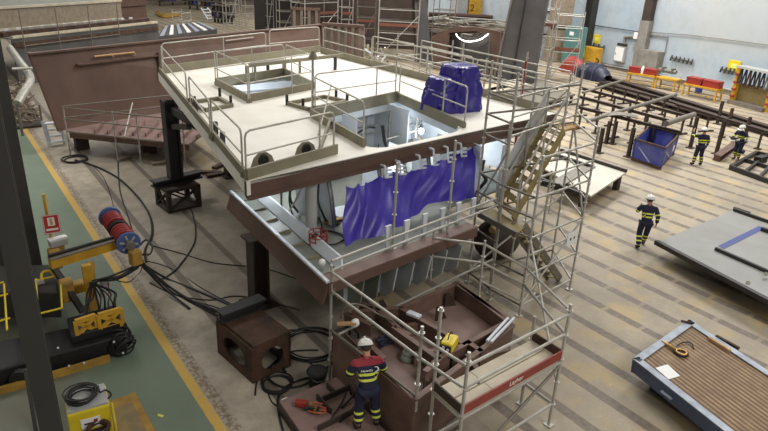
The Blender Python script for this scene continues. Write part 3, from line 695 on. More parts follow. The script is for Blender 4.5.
# white slanted bilge plate inside and longitudinals
MB().prism([LF + ld * .3 - sn * .45 + Z * .02, LBB - sn * .45 + Z * .02, LBB - sn * .6 + Z * .2, LF + ld * .6 - sn * .6 + Z * .2], -sn * .04).build('bilge_plate', M['white'], block)
for i in range(8):
    p = LF + ld * (.4 + i * .72); MB().prism([p - sn * .05 + Z * .0, p - sn * .42 + Z * 0, p - sn * .36 + Z * .07, p - sn * .05 + Z * .03], ld * .04).build('bilge_bracket', M['coaming'], block)
# bulkheads and partitions, white
def vwall(p, q, z0, z1, nm, m, th=.05): return MB().prism([(p[0], p[1], z0), (q[0], q[1], z0), (q[0], q[1], z1), (p[0], p[1], z1)], V((q[1] - p[1], -(q[0] - p[0]), 0)).normalized() * th).build(nm, m, block)
vwall((6.9, 15.5), (13.4, 16.3), ZL, ZD - .1, 'bulkhead', M['white'])
vwall((7.9, 20.4), (13.4, 21.4), ZL, ZD - .1, 'bulkhead', M['white'])
vwall((13.4, 12.2), (13.6, 21.2), ZL, ZD - .1, 'bulkhead', M['white'])
vwall((9.4, 15.8), (9.5, 14.2), ZL, ZD - .1, 'partition', M['white'])
vwall((11.4, 16.0), (11.5, 14.4), ZL, ZD - .1, 'partition', M['white'])
vwall((7.75, 15.4), (7.9, 20.4), ZL, ZD - .1, 'partition', M['white'])
pr = A(495, 196, ZL); vwall((12.0, 11.0), (12.55, 11.5), ZL, ZD - .35, 'bulkhead', M['white'])
vwall((12.55, 11.5), (13.4, 12.2), ZL, ZD - .35, 'bulkhead', M['white'])
vwall((11.3, 11.1), (11.5, 12.6), ZL, ZU, 'partition', M['white'])
for (x, y, tx, ty) in ((311, 234, 317, 160),):
    b0 = A(x, y, ZL); MB().tube([b0, (b0.x, b0.y, ZU + .1)], .13, 14).build('pillar', M['greybox'], block, True)
    MB().disc(b0 + Z * .02, Z, .22, .04).build('pillar_foot', M['greybox'], block)
# tall web frames under the front edge
for i, (x, y, L) in enumerate(((318, 223, .9), (334, 227, .9), (392, 212, .8), (417, 206, .8), (441, 199, .8), (464, 193, .8))):
    b0 = A(x, y, ZL) - fn * (.35 if i > 1 else 0); p0 = b0; p1 = b0 - fn * L
    o = MB().prism([p0, p1, p1 + Z * 1.38 , p0 - fn * .35 + Z * 1.38, p0 - fn * .15 + Z * .7], fb * .04).build('web_frame', M['white'], block)
    MB().prism([p0 - fb * .02, p0 + fb * .09, p0 - fn * .15 + fb * .09 + Z * .7, p0 - fn * .15 - fb * .02 + Z * .7], -fn * .03).build('frame_flange', M['greengrey'], o)
    MB().prism([p0 - fn * .15 - fb * .02 + Z * .7, p0 - fn * .15 + fb * .09 + Z * .7, p0 - fn * .35 + fb * .09 + Z * 1.38, p0 - fn * .35 - fb * .02 + Z * 1.38], -fn * .03).build('frame_flange', M['greengrey'], o)
# short white brackets standing on the lower front edge
for x, y, tx, ty in ((387, 249, 384, 226), (405.5, 243, 404, 217), (423.5, 236, 422, 212), (441, 230, 439, 207), (457, 224, 455, 202), (472, 219, 470, 197)):
    b0 = A(x, y, ZL) - ln * .02; h = .52
    MB().prism([b0, b0 + lb * .09, b0 + lb * .13 + Z * h, b0 - lb * .03 + Z * h], -ln * .05).build('edge_bracket', M['white'], block)
# floors hanging under the lower deck
for i, (x, y) in enumerate(((397, 268), (414, 263), (431, 257), (447, 251), (462, 246), (380, 274), (364, 279))):
    b0 = A(x, y, ZL - .26); 
    MB().prism([b0, b0 - ln * .9, b0 - ln * .9 - Z * .85, b0 - ln * .35 - Z * .85, b0 - ln * .1 - Z * .6], lb * .04).build('under_floor', M['whitegrey'] if i < 5 else M['greengrey'], block)
    if i % 2 == 0: MB().prism([b0 - lb * .1 - ln * .5, b0 + lb * .38 - ln * .5, b0 + lb * .38 - ln * .5 - Z * .7, b0 + lb * .26 - ln * .5 - Z * .85, b0 + lb * .02 - ln * .5 - Z * .85, b0 - lb * .1 - ln * .5 - Z * .7], -ln * .03).build('under_plate', M['whitegrey'], block)
# comb brackets hanging from the front beam
for x, y, y2 in ((385, 166.5, 178), (399.5, 162, 175), (419.5, 156, 169), (433.5, 149.5, 166), (447.5, 147.5, 163), (461, 144, 157)):
    p = on(x, y, FL + fn * .2 - Z * .3, fn); q = on(x + .8, y2, FL + fn * .2 - Z * .3, fn)
    b = MB().bar(p, q, .05, .03, fn)
    for f in (.35, .65, .95):
        g = p.lerp(q, f); b.bar(g, g + fb * .2 - Z * .02, .03, .04)
    b.bar(p, p - fn * .14, .04, .04)
    b.build('hanging_bracket', M['white'], block)
# stiffeners, pipes and tubes inside
for i in range(12):
    f = (i + .5) / 12; p = V((6.9, 15.5, 0)).lerp(V((13.4, 16.3, 0)), f); MB().bar((p.x, p.y - .07, ZL), (p.x, p.y - .07, ZD - .1), .04, .1, (1, 0, 0)).build('wall_stiffener', M['whitegrey'], block)
for z, r in ((2.75, .035), (3.0, .025), (3.4, .05)): MB().tube([(6.95, 15.3, z), (13.3, 16.05, z)], r, 8).build('interior_pipe', M['greybox'], block, True)
for (x, y) in ((7.6, 14.4), (8.3, 14.9), (10.9, 14.6), (12.2, 14.9), (6.3, 12.6), (6.9, 12.9), (6.4, 14.6)): MB().tube([(x, y, ZL), (x, y, ZD - .1)], .03, 8).build('interior_tube', M['galvdark'], block, True)
for a_, b_ in (((6.2, 12.4, 2.9), (6.9, 14.8, 3.3)), ((6.1, 13.6, 2.6), (7.2, 13.9, 2.7)), ((7.4, 14.3, 3.2), (8.8, 14.8, 3.1)), ((10.6, 14.5, 2.9), (12.4, 14.8, 3.0)), ((6.0, 11.6, 2.6), (6.6, 11.8, 3.3))): MB().tube([a_, b_], .025, 8).build('interior_tube', M['galv'], block, True)
for (x, y, z, w_, h_) in ((9.9, 15.4, 3.1, .5, .6), (11.9, 15.6, 2.9, .4, .7), (7.7, 15.2, 2.9, .5, .5), (6.6, 14.9, 2.5, .4, .5)): MB().box((x, y, z), (w_, .2, h_)).build('wall_unit', M['greybox'], block, bevel=.02)
# hoses and lamps inside
def inhose(pts, r, label, m='black'):
    return tag(MB().tube(spline(pts), r, 6).build('cable', M[m], None, True), label, 'cable')
c = V((10.3, 14.4, ZL))
inhose([(10.3, 14.1, 3.5), (10.35, 14.0, 3.0), (10.5, 13.9, 2.6), (10.4, 13.8, ZL + .03), (10.0, 13.4, ZL + .03), (9.3, 13.2, ZL + .03)], .06, 'dark cable bundle hanging inside large deck hatch')
inhose([(8.2, 15.3, 3.5), (8.7, 15.0, 3.2), (9.1, 15.2, 3.3), (9.6, 14.9, 3.0), (10.2, 14.8, 3.25), (10.8, 15.2, 3.1)], .03, 'dark cable strung along wall inside large hatch')
inhose([A(319, 180, 3.2), A(318, 200, 2.9), A(322, 212, 2.6), A(328, 222, ZL + .04), A(340, 224, ZL + .04)], .025, 'black hose hanging right of grey pillar under deck')
inhose([A(291, 170, 3.3), A(290, 195, 2.9), A(293, 205, 2.6), A(298, 212, ZL + .05)], .03, 'black hose hanging left of grey pillar under deck')
inhose([A(484, 160, 3.2), A(482, 172, 2.9), A(486, 180, 2.6), A(478, 190, ZL + .1), A(476, 197, ZL + .05)], .05, 'dark cable bundle beside white bulkhead right of tarpaulin')
for i, pts in enumerate((((6.3, 12.6, 3.4), (6.5, 12.4, 3.0), (6.3, 12.2, 2.6), (6.2, 11.6, ZL + .04), (6.3, 10.8, ZL + .03)), ((6.9, 12.9, 3.5), (7.0, 12.6, 2.9), (6.8, 12.0, 2.5), (6.6, 11.2, ZL + .03), (6.0, 10.6, ZL + .03)),
                         ((6.4, 14.6, 3.4), (6.1, 14.0, 3.1), (6.5, 13.4, 3.3), (6.2, 12.8, 3.0), (6.6, 12.2, 3.2)), ((6.0, 10.9, ZL + .02), (6.3, 10.3, ZL + .03), (6.8, 10.5, ZL + .03), (6.5, 11.0, ZL + .02), (5.9, 10.0, ZL + .02)),
                         ((7.9, 14.9, 3.55), (8.3, 14.5, 3.2), (8.9, 14.9, 3.35), (9.3, 14.5, 3.1)))):
    inhose(pts, .02, ['black cable dropping at left under deck behind grey pillar', 'second black cable dropping under deck right beside grey pillar', 'dark cable draped high under left deck edge', 'black cable snaking on lower deck before grey pillar', 'dark cable draped at left rear corner inside large hatch'][i])
def work_and_fill_lamp(loc, power, label, r=.09):
    t = thing('work_and_fill_lamp', label, 'work lamp', (loc[0], loc[1], loc[2] - .16)); x, y, z = loc
    MB().tube([(x, y, z + .1), (x, y, z + .2)], .05, 8).build('cap', M['dark'], t); MB().torus((x, y, z), Z, r + .05, .012).build('guard_ring', M['dark'], t)
    MB().sphere((x, y, z), r, 12, 8).build('bulb', M['lamp'], t, True); MB().tube([(x, y, z + .2), (x, y, ZD - .1)], .012, 6).build('cord', M['black'], t)
    l = bpy.data.lights.new('work_and_fill_light', 'POINT'); l.energy = power; l.shadow_soft_size = .18; l.color = (.84, .91, 1)
    o = bpy.data.objects.new('work_and_fill_light', l); COL.objects.link(o); o.location = (x, y, z - .22)
wl = A(421, 131, 3.0)
work_and_fill_lamp((wl.x, wl.y, 3.0), 45, 'bright work lamp hanging inside the large deck hatch')
work_and_fill_lamp((6.5, 13.2, 3.3), 55, 'added fill lamp under the deck near grey pillar')  # added to brighten the lower deck round the pillar
work_and_fill_lamp((8.6, 18.4, 3.3), 60, 'added fill lamp below the small deck hatch')  # added to light the room seen through the small hatch
work_and_fill_lamp((12.3, 13.6, 3.3), 45, 'added fill lamp behind white bulkhead near stair tower')  # added fill for the right end of the interior
work_and_fill_lamp((8.6, 11.9, 3.35), 25, 'added fill lamp behind the violet tarpaulin')  # weak fill added behind the tarpaulin
# things on the lower deck
c = A(318, 240, ZL + .1); t = thing('tool_basket', 'small red wire basket of fittings beside grey pillar', 'basket', (c.x, c.y, ZL))
b = MB()
for k_ in range(4):
    b.torus(c + Z * (.0 + k_ * .09 - .08), Z, .2, .012, 12, 5)
for k_ in range(8): b.tube([c + V((.2 * math.cos(k_ * .785), .2 * math.sin(k_ * .785), -.1)), c + V((.2 * math.cos(k_ * .785), .2 * math.sin(k_ * .785), .2))], .012, 5)
b.build('wire_body', M['red'], t); 
for k_ in range(5): MB().box(c + V((random.uniform(-.1, .1), random.uniform(-.1, .1), .0 + .05 * k_ - .06)), (.12, .07, .06)).build('fitting', M['brass'] if k_ % 2 else M['dark'], t)
tag(MB().bar(A(325, 222, ZL + .04), A(351, 217, ZL + .04), .12, .05).build('plank', M['yellowdull'], None), 'short yellow plank on lower deck left of tarpaulin', 'plank')
c = A(349, 212, ZL + .02); tag(MB().disc(c, Z, .42, .03, 24).build('round_plate', M['white'], None), 'white round plate on lower deck at left edge of tarpaulin', 'plate')
c = A(322, 268, ZL + .0); tag(MB().sphere(c + Z * .12, (.075, .07, .08), 10, 6, -.6).build('cloth_bag', M['paper'], None, True), 'white cloth bag at near corner of lower deck', 'bag')
# tarpaulins
TP0 = FL - fn * .06; tp = [(341.5, 184), (352, 180.5), (362, 181), (376, 174.5), (392, 171), (405, 168), (420, 162.5), (434, 157.5), (447, 154), (461, 149), (475.5, 142.5)]
bt = [(339.5, 244), (350, 243.5), (362, 239), (376, 230), (392, 223.5), (405, 219), (416, 213.5), (430, 204.5), (444, 201.5), (457, 199), (469, 196)]
def lerpl(L, u):
    u = max(0, min(.99999, u)) * (len(L) - 1); i = int(u); f = u - i
    return (L[i][0] + (L[i + 1][0] - L[i][0]) * f, L[i][1] + (L[i + 1][1] - L[i][1]) * f)
def tarpf(u, v):
    a = lerpl(tp, u); b = lerpl(bt, u); x = a[0] + (b[0] - a[0]) * v; y = a[1] + (b[1] - a[1]) * v
    p = on(x, y, TP0 + fn * (.62 * v), fn)
    sag = 4 * (u * 10 % 1) * (1 - u * 10 % 1)
    return p + fn * (.10 + .09 * abs(math.sin(u * 15.7 + .8 * v)) ** .7 * (1 - v * .3) + .07 * math.sin(u * 11 - 4 * v + 1) + .03 * math.sin(u * 43 + 7 * v) + .12 * v * math.sin(u * 5.5 + .6)) - Z * .06 * sag * (1 - v) ** 2
tag(MB().grid(tarpf, 90, 26, -fn * .012).build('tarpaulin', M['tarp'], None, True), 'violet blue tarpaulin hung below front edge of cream deck', 'tarpaulin')
# wrapped machine on the deck
c = A(456, 109, ZD)
t = thing('covered_machine', 'machine wrapped in dark violet tarpaulin standing on cream deck', 'covered machine', c)
hh = topz(c, 455, 66) - ZD
def wrap(cx, cy, rx, ry, h, ph):
    def f(u, v):
        t_ = 2 * math.pi * u
        if v < .8: z = h * v / .8; s = 1.08 - .3 * (v / .8) ** 1.6
        else: s = .78 * (1 - ((v - .8) / .2) ** 1.6) + .001; z = h * (1 + .05 * math.sin((v - .8) / .2 * 1.5))
        s *= 1 + .09 * abs(math.sin(t_ * 3.5 + ph + z * 1.6)) + .05 * math.sin(t_ * 9 - z * 5 + ph) + .03 * math.sin(t_ * 19 + z * 9) - (.08 if .52 < v < .6 else 0)
        e = lambda q: math.copysign(abs(q) ** .6, q)
        return c + V((cx + rx * s * e(math.cos(t_)), cy + ry * s * e(math.sin(t_)), z))
    return f
MB().grid(wrap(.1, .1, .56, .56, hh, 0), 60, 24).build('tarpaulin_cover', M['tarpdark'], t, True)
MB().grid(wrap(-.5, .08, .48, .46, hh * .76, 2), 48, 20).build('tarpaulin_cover', M['tarpdark'], t, True)
MB().torus(c + V((.1, .15, hh * .66)), Z, .56, .02, 24).build('lashing_rope', M['black'], t)
# deck work light with conical shade
b0 = A(313, 112, ZD); zt = topz(b0, 313, 58)
t = thing('flood_lamp', 'grey cone-shaped lamp on post beside the small hatch', 'lamp', b0)
MB().tube([b0, (b0.x, b0.y, zt)], .022, 8).build('post', M['galvdark'], t); MB().tube([(b0.x, b0.y, zt - .02), (b0.x, b0.y, zt + .2)], [.15, .04], 14).build('cone_shade', M['coaming'], t, True)
MB().disc(b0 + Z * .015, Z, .14, .03).build('base', M['galvdark'], t)

# ---- guard rails
def guard(pts, label, mids=(), r=.022, z=ZD, hmin=None, start=None):
    (ax, ay, atx, aty), (bx, by, btx, bty) = pts
    a = A(ax, ay, z); b = A(bx, by, z); ha = topz(a, atx, aty) - z; hb = topz(b, btx, bty) - z
    h = (ha + hb) / 2; h = max(.85, min(1.2, h))
    d = (b - a).normalized(); e = .12; tz = Z * h
    t = thing('guard_rail', label, 'guard rail', ((a.x + b.x) / 2, (a.y + b.y) / 2, z), 0, 'guard rails round the deck openings and edges')
    MB().tube([a, a + tz - Z * e, a + tz - Z * e * .3 + d * e * .3, a + tz + d * e, b + tz - d * e, b + tz - Z * e * .3 - d * e * .3, b + tz - Z * e, b], r, 8).build('hoop', M['rail'], t, True)
    MB().tube([a + Z * h * .5, b + Z * h * .5], r * .9, 8).build('mid_rail', M['rail'], t, True)
    for q in (a, b): MB().box(q + Z * .06, (.08, .08, .12)).build('foot_socket', M['coaming'], t)
    for f in mids:
        q = a.lerp(b, f); MB().tube([q, q + tz], r, 8).build('post', M['rail'], t, True)
    return t
guard([(243, 177, 239.5, 128), (213, 141, 211.7, 101)], 'guard rail on left deck edge nearest front corner')
guard([(211, 139, 210, 99), (191, 110, 190, 77)], 'guard rail on left deck edge, second from front corner')
guard([(188, 107, 187, 74), (163, 74, 161, 45)], 'guard rail on left deck edge at rear corner')
guard([(246.5, 179, 241, 130), (333.6, 153.5, 332.5, 113)], 'guard rail along front deck edge by two lifting lugs', (.82,))
guard([(164, 73, 162, 44), (266, 57.5, 265, 32)], 'rear guard rail on left half of rear deck edge', (.55,))
guard([(270, 57, 269, 31), (319, 52, 318, 26)], 'rear guard rail before brown hull wall, right of rear edge')
guard([(323, 53, 322, 27.5), (364, 64.5, 365, 36)], 'guard rail at rear right deck corner before ribbed plate')
guard([(371, 66.5, 371, 35.5), (413, 77, 416, 45)], 'guard rail on right deck edge before scaffold', (.03,))
guard([(419, 78, 420, 45), (470, 93, 473, 58)], 'guard rail on right deck edge behind covered machine', (.15, .85))
guard([(474, 94, 477, 59), (519, 106, 524, 69)], 'guard rail on right deck edge right of covered machine', (.5,))
guard([(216, 85, 214, 51.5), (248.4, 103, 246.5, 64)], 'guard rail on left side of small hatch')
guard([(250, 102.5, 248.5, 62), (313, 89, 312, 54)], 'guard rail on front side of small hatch', (.64,))
guard([(218, 83, 216, 53), (284, 73, 282, 43)], 'guard rail on rear side of small hatch', (.5,))
guard([(286, 73.5, 285, 44), (312, 87, 311, 56)], 'guard rail on right side of small hatch')
guard([(312, 112, 311, 77), (363, 144, 363, 101)], 'guard rail on left side of large hatch')
guard([(315, 110, 313, 75), (395, 96.5, 394, 63.5)], 'guard rail on rear side of large hatch', (.74,))
guard([(399, 98, 398, 64), (464, 127, 469, 86)], 'guard rail on right side of large hatch before covered machine', (.7,))
a = A(317, 158, ZD); b = A(329, 118, ZD)
t = thing('rail_brace', 'diagonal strut rising from front deck edge toward large hatch corner', 'brace', a)
MB().bar(a + Z * .04, A(331, 127, ZD) + Z * .2, .06, .12).build('strut', M['coaming'], t)
MB().tube([A(318, 139, ZD) + Z * .1, A(331, 118, ZD) + Z * .9], .02, 8).build('tube', M['rail'], t)

# ---- legs and stands carrying the block
def leg(name, label, base, top, w, dp, m, z0=0.0):
    t = thing(name, label, 'support leg', base)
    return t
b = A(178, 206); zb_ = .78
t = thing('support_column', 'dark steel support leg with diagonal brace under left deck edge', 'support leg', (b.x, b.y, zb_ + .22))
MB().ibeam((b.x, b.y, zb_ + .22), (b.x, b.y, ZD - .3), .42, .42, .06, (1, 0, 0)).build('column', M['dark'], t)
MB().bar((b.x + .05, b.y - .2, ZD - .6), (b.x - .1, b.y - 3.6, ZD - .45), .16, .2).build('head_beam', M['dark'], t)
MB().bar((b.x, b.y - .2, ZD - 1.1), (b.x - .3, b.y - 2.6, ZD - .5), .14, .16).build('diagonal_brace', M['dark'], t)
t = thing('beam', 'dark horizontal beam laid on lattice stand under support leg', 'beam', (b.x, b.y, zb_))
MB().ibeam(A(153, 184.5, zb_ + .11), A(200, 173.5, zb_ + .11), .36, .22, .05).build('profile', M['dark'], t)
def stand(name, label, c, w, d, h, R, m):
    t = thing(name, label, 'stand', (c.x, c.y, 0))
    for sx in (-1, 1):
        for sy in (-1, 1): MB().box(c + R @ V((sx * (w / 2 - .07), sy * (d / 2 - .07), h / 2)), (.14, .14, h), R).build('corner_post', m, t)
    MB().box(c + Z * (h - .05), (w, d, .1), R).build('top_plate', m, t); MB().box(c + Z * .04, (w, d, .08), R).build('base_plate', m, t)
    for s, ax in ((-1, 1), (1, 1), (-1, 0), (1, 0)):
        e = V((0, s * (d / 2 - .04), 0)) if ax else V((s * (w / 2 - .04), 0, 0)); L = (w if ax else d) / 2 - .1; dx = V((1, 0, 0)) if ax else V((0, 1, 0))
        MB().bar(c + R @ (e - dx * L + Z * .1), c + R @ (e + dx * L + Z * (h - .1)), .05, .07, R @ V((e.x, e.y, 0)).normalized()).build('cross_brace', m, t)
        MB().bar(c + R @ (e + dx * L + Z * .1), c + R @ (e - dx * L + Z * (h - .1)), .05, .07, R @ V((e.x, e.y, 0)).normalized()).build('cross_brace', m, t)
    return t
stand('lattice_stand', 'dark rusty lattice stand on floor under dark support leg', V((b.x + .05, b.y + .05, 0)), 1.15, 1.0, zb_, Matrix.Rotation(.1, 3, 'Z'), M['darkbrown'])
bb = V((5.5, 12.3, 0))
t = thing('support_column', 'brown steel support leg under lower hull edge near cable pile', 'support leg', bb)
MB().ibeam(bb + Z * .06, (bb.x, bb.y, ZL - .42), .4, .4, .05, (1, 0, 0)).build('column', M['darkbrown'], t)
MB().box(bb + Z * .03, (.75, .7, .06)).build('base_plate', M['darkbrown'], t); MB().box((bb.x, bb.y, ZL - .4), (.6, .5, .06)).build('head_plate', M['darkbrown'], t)
for i, (x, y) in enumerate(((8.4, 13.2), (11.2, 13.6), (8.4, 17.6), (9.8, 18.6), (12.6, 18.4), (12.2, 21.4), (8.6, 21.4))):
    t = thing('support_column', ['dark support leg deep under middle of ship block', 'dark support leg under right of ship block', 'dark support leg under left rear of ship block', 'dark support leg under rear middle of ship block', 'dark support leg under rear right of ship block', 'dark support leg at rear right corner under ship block', 'dark support leg at rear left corner under ship block'][i], 'support leg', (x, y, 0))
    MB().ibeam((x, y, .05), (x, y, ZL - .05), .4, .4, .05, (1, 0, 0)).build('column', M['darkbrown'], t); MB().box((x, y, .025), (.7, .7, .05)).build('base_plate', M['darkbrown'], t)
# rusty box stand with oval holes
c = (A(226, 352) + A(290, 352)) / 2; P0 = A(255, 383); P1 = A(291, 366); P2 = A(224, 350)
e1 = (P1 - P0); e2 = (P2 - P0); L1 = e1.length; L2 = e2.length; e1.normalize(); e2.normalize(); e2 = V((-e1.y, e1.x, 0)) if V((-e1.y, e1.x, 0)).dot(e2) > 0 else V((e1.y, -e1.x, 0))
h = .8; cc = P0 + e1 * L1 / 2 + e2 * L2 / 2
t = thing('box_stand', 'rusty open box stand with oval holes on floor near coiled cables', 'stand', (cc.x, cc.y, 0))
def oval_panel(p, d, L, nm):
    n = V((0, 0, 1)).cross(d); outer2 = [(0, 0), (L, 0), (L, h), (0, h)]; hole = [(L / 2 + L * .3 * math.cos(a), h / 2 + h * .33 * math.sin(a)) for a in [2 * math.pi * i / 18 for i in range(18)]]
    b = holed(outer2, [hole], 0, .05); b.v = [tuple(p + d * x + Z * y + n * z) for x, y, z in b.v]
    b.build(nm, M['rust'], t)
oval_panel(P0, e1, L1, 'side_panel'); oval_panel(P0, e2, L2, 'side_panel'); oval_panel(P0 + e2 * L2, e1, L1, 'side_panel'); oval_panel(P0 + e1 * L1, e2, L2, 'side_panel')
MB().prism([P0 + Z * h, P0 + e1 * L1 + Z * h, P0 + e1 * L1 + e2 * L2 + Z * h, P0 + e2 * L2 + Z * h], (0, 0, .06)).build('top_plate', M['rust'], t)
q = P0 + e2 * (L2 - .18) + Z * (h + .17)
tag(MB().ibeam(q - e1 * .05, q + e1 * 1.0, .3, .22, .04).build('beam', M['dark'], None), 'dark short beam lying on top of rusty box stand', 'beam')
# ------------------------------------------------------------------ scaffolding
def std(par, b, z1, z0=None, r=.029, foot=True, m=None, ros=True):
    b = V(b); z0 = b.z if z0 is None else z0
    k = MB().tube([(b.x, b.y, z0), (b.x, b.y, z1)], r, 8)
    if foot: k.box((b.x, b.y, z0 + .012), (.15, .15, .024))
    if ros:
        z = math.ceil(z0 / .5 + .3) * .5
        while z < z1 - .02: k.disc((b.x, b.y, z), Z, .055, .014, 8); z += .5
    return k.build('standard', m or M['galv'], par, True)
def led(par, p, q, r=.027, m=None, nm='ledger'): return MB().tube([p, q], r, 8).build(nm, m or M['galv'], par, True)
def zed(p, z): return V((p[0], p[1], z))
# --- stair tower
Rb = A(569.4, 289.6); Nb = A(551.5, 259); Lb = V((10.71, 10.45, 0)); Sb = V((10.55, 9.47, 0)); Cb = A(519, 316)
t = thing('scaffold_stair_tower', 'tall tube scaffold stair tower at right front corner of ship block', 'scaffold', ((Rb + Lb) / 2).to_tuple())
for b, z in ((Rb, 4.45), (Nb, 5.65), (Lb, 5.85), (Sb, 5.75), (Cb, 4.1), (V((12.2, 10.35, 0)), 5.5), (V((11.75, 9.1, 0)), 3.4)): std(t, b, z)
for z in (.3, 1.1, 1.65, 2.1, 3.1, 3.6, 4.05): led(t, zed(Cb, z), zed(Rb, z))
for z in (.3, 1.1, 2.1, 2.6, 3.1, 4.1, 4.4): led(t, zed(Rb, z), zed(Nb, z))
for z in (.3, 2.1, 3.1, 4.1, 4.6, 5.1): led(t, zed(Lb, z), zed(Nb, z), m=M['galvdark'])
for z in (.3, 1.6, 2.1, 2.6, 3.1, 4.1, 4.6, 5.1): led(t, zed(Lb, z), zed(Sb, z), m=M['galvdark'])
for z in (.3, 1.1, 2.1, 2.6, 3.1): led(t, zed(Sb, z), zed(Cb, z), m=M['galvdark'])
led(t, zed(Sb, 4.75), zed(Nb, 4.75), .026); led(t, zed(Sb, 4.3), zed(Nb, 4.3), .026); led(t, zed(Sb, 5.2), zed(Nb, 5.2), .022)
led(t, zed(Cb, .35), zed(Rb, 2.05), nm='diagonal_brace'); led(t, zed(Rb, 2.1), zed(Nb, 4.05), nm='diagonal_brace'); led(t, zed(Lb, 2.2), zed(Sb, 4.0), nm='diagonal_brace'); led(t, zed(Lb, .4), zed(Nb, 2.0), nm='diagonal_brace')
# landing
lz = 2.12; LP = [A(478.4, 213.4, lz), A(491.5, 208, lz), A(523.6, 227, lz), A(516.6, 234, lz)]
MB().slab(LP, lz - .05, lz).build('landing_board', M['olive'], t)
MB().bar(LP[0] + Z * -.02, LP[3] + Z * -.02, .05, .14).build('landing_edge', M['galvdark'], t)
def flight(p0, p1, width, n, nm, steps=M['olive'], side=None):  # p0 bottom, p1 top, width vector
    for s, off in ((0, V((0, 0, 0))), (1, width)):
        MB().bar(p0 + off, p1 + off, .05, .2).build('stringer', side or M['galvdark'], t)
    for i in range(n):
        f = (i + .5) / n; q = p0.lerp(p1, f); dd = (p1 - p0); dd.z = 0; dd.normalize()
        MB().bar(q, q + width, .24, .03).build('tread', steps, t)
lo0 = V((12.95, 9.05, .05)); lo1 = V((LP[3].x + .25, 8.75 + .1, lz)); 
flight(A(559.8, 279, .05), A(524, 226, lz), A(548.6, 277.5, .05) - A(559.8, 279, .05), 9, 'lower')
up0 = A(504.3, 189.6, 2.5); up1 = A(546.4, 123, 4.05); wv = (A(564, 131, 4.05) - up1); up0 = LP[1].lerp(LP[0], .3) + V((.0, -.1, .1)); 
u0 = A(497, 207, lz + .05); u1 = up1
flight(u0, u1, wv, 9, 'upper', M['olive'], M['olive'])
MB().slab([up1, up1 + wv, up1 + wv + V((.7, .1, 0)), up1 + V((.7, .1, 0))], 4.02, 4.06).build('top_landing', M['yellowdull'], t)
for off in (V((0, 0, 0)), wv):
    led(t, u0 + off + Z * 1.0, u1 + off + Z * 1.0, nm='stair_handrail'); led(t, u0 + off + Z * .5, u1 + off + Z * .5, nm='stair_handrail')
    for f in (.05, .5, .95): q = u0.lerp(u1, f) + off; led(t, q, q + Z * 1.0, nm='handrail_post')
MB().prism([u0 - wv * .16 + Z * .0, u1 - wv * .16 + Z * .0, u1 - wv * .16 + Z * .9, u0 - wv * .16 + Z * .9], -wv * .02).build('side_screen', M['clear'], t)
sg = zed(Cb, 1.63).lerp(zed(Rb, 1.63), .82); dd = (Rb - Cb).normalized(); no = V((dd.y, -dd.x, 0))
tg = thing('notice_board', 'small white notice fixed to lower rail of stair tower', 'sign', sg - Z * .15)
MB().box(sg + no * .035, (.46, .012, .36), Matrix((dd, no, Z)).transposed()).build('board', M['paper'], tg)
for s in (-.08, .08): MB().box(sg + no * .045 + dd * s, (.05, .008, .07), Matrix((dd, no, Z)).transposed()).build('symbol', M['dark'], tg)
c = A(500, 236, 1.2); t2 = thing('wrapped_bundle', 'dark wrapped bundle under stair landing', 'bundle', (c.x + .9, c.y + .9, 0))
MB().sphere((c.x + .9, c.y + .9, .55), (.75, .6, .62), 16, 10, -.85).build('wrap', M['darkbrown'], t2, True)
MB().tube([(c.x + .2, c.y + .5, 1.12), (c.x + .7, c.y + .7, 1.22), (c.x + 1.1, c.y + 1.0, 1.16)], [.1, .2, .1], 8).build('cloth_top', M['olive'], t2, True)
# --- walkway scaffold before the tarpaulin
P3 = V((5.43, 8.85, 0)); wl_ = lb
t = thing('scaffold_walkway', 'tube scaffold rail running along lower front edge below tarpaulin', 'scaffold', P3)
std(t, P3, 2.62); 
E3 = A(430, 240, 2.3); dW = (V((E3.x, E3.y, 0)) - P3).normalized()
W = lambda s, z: zed(P3 + dW * s, z)
for z, L in ((2.5, 5.5), (2.7, 5.2), (2.05, 4.6)): led(t, W(0, z), W(L, z))
for s in (5.4,): std(t, W(s, .0), 4.6)
pb = A(392.5, 249, ZL); pz = topz(pb, 399, 163); std(t, pb, pz, ZL, ros=True)
pe = A(447, 235, ZL); std(t, pe, topz(pe, 452, 140), ZL)
led(t, on(357, 238, TP0 + fn * .35, fn), on(470, 196, TP0 + fn * .35, fn)); led(t, zed(P3, 1.0), W(5.4, 1.0))
# --- scaffold around the double bottom, with platform
zP = 1.5
V6 = A(461.8, 415, zP); V4 = A(561, 358.6, zP); V7 = A(531.3, 339.3, zP); V5 = A(433.5, 389.5, zP)
t = thing('scaffold_platform', 'near tube scaffold with boarded platform around reddish hull section', 'scaffold', ((V6 + V7) / 2).to_tuple()[:2] + (0,))
q1 = A(430, 281, 1.2); q2 = A(478, 300, .9); 
for b, z in ((V6, 2.66), (V4, 2.62), (V7, 2.0), (V5, 3.05)): std(t, zed(b, 0), z)
Ab = A(416.5, 398, 1.22); std(t, Ab, 2.62, .95, foot=False)
std(t, q1, topz(q1, 434, 229), foot=False); std(t, q2, topz(q2, 482, 240), .0)
for z in (2.42, 2.02):
    led(t, zed(P3, z + .05), zed(Ab, z)); led(t, zed(Ab, z), zed(V6, z - .02)); led(t, zed(V6, z), zed(V4, z))
q1z = topz(q1, 434, 238); q2z = topz(q2, 481.7, 244); cz2 = topz(Cb, 526, 268); vz = topz(V4, 567, 311)
led(t, zed(q1, q1z), zed(q2, q2z)); led(t, zed(q2, q2z), zed(Cb, cz2)); led(t, zed(Cb, cz2), zed(V4, 2.5))
led(t, zed(q1, q1z - .45), zed(q2, q2z - .45)); led(t, zed(q2, q2z - .45), zed(Cb, cz2 - .45)); led(t, zed(q2, q2z - .9), zed(Cb, cz2 - .9))
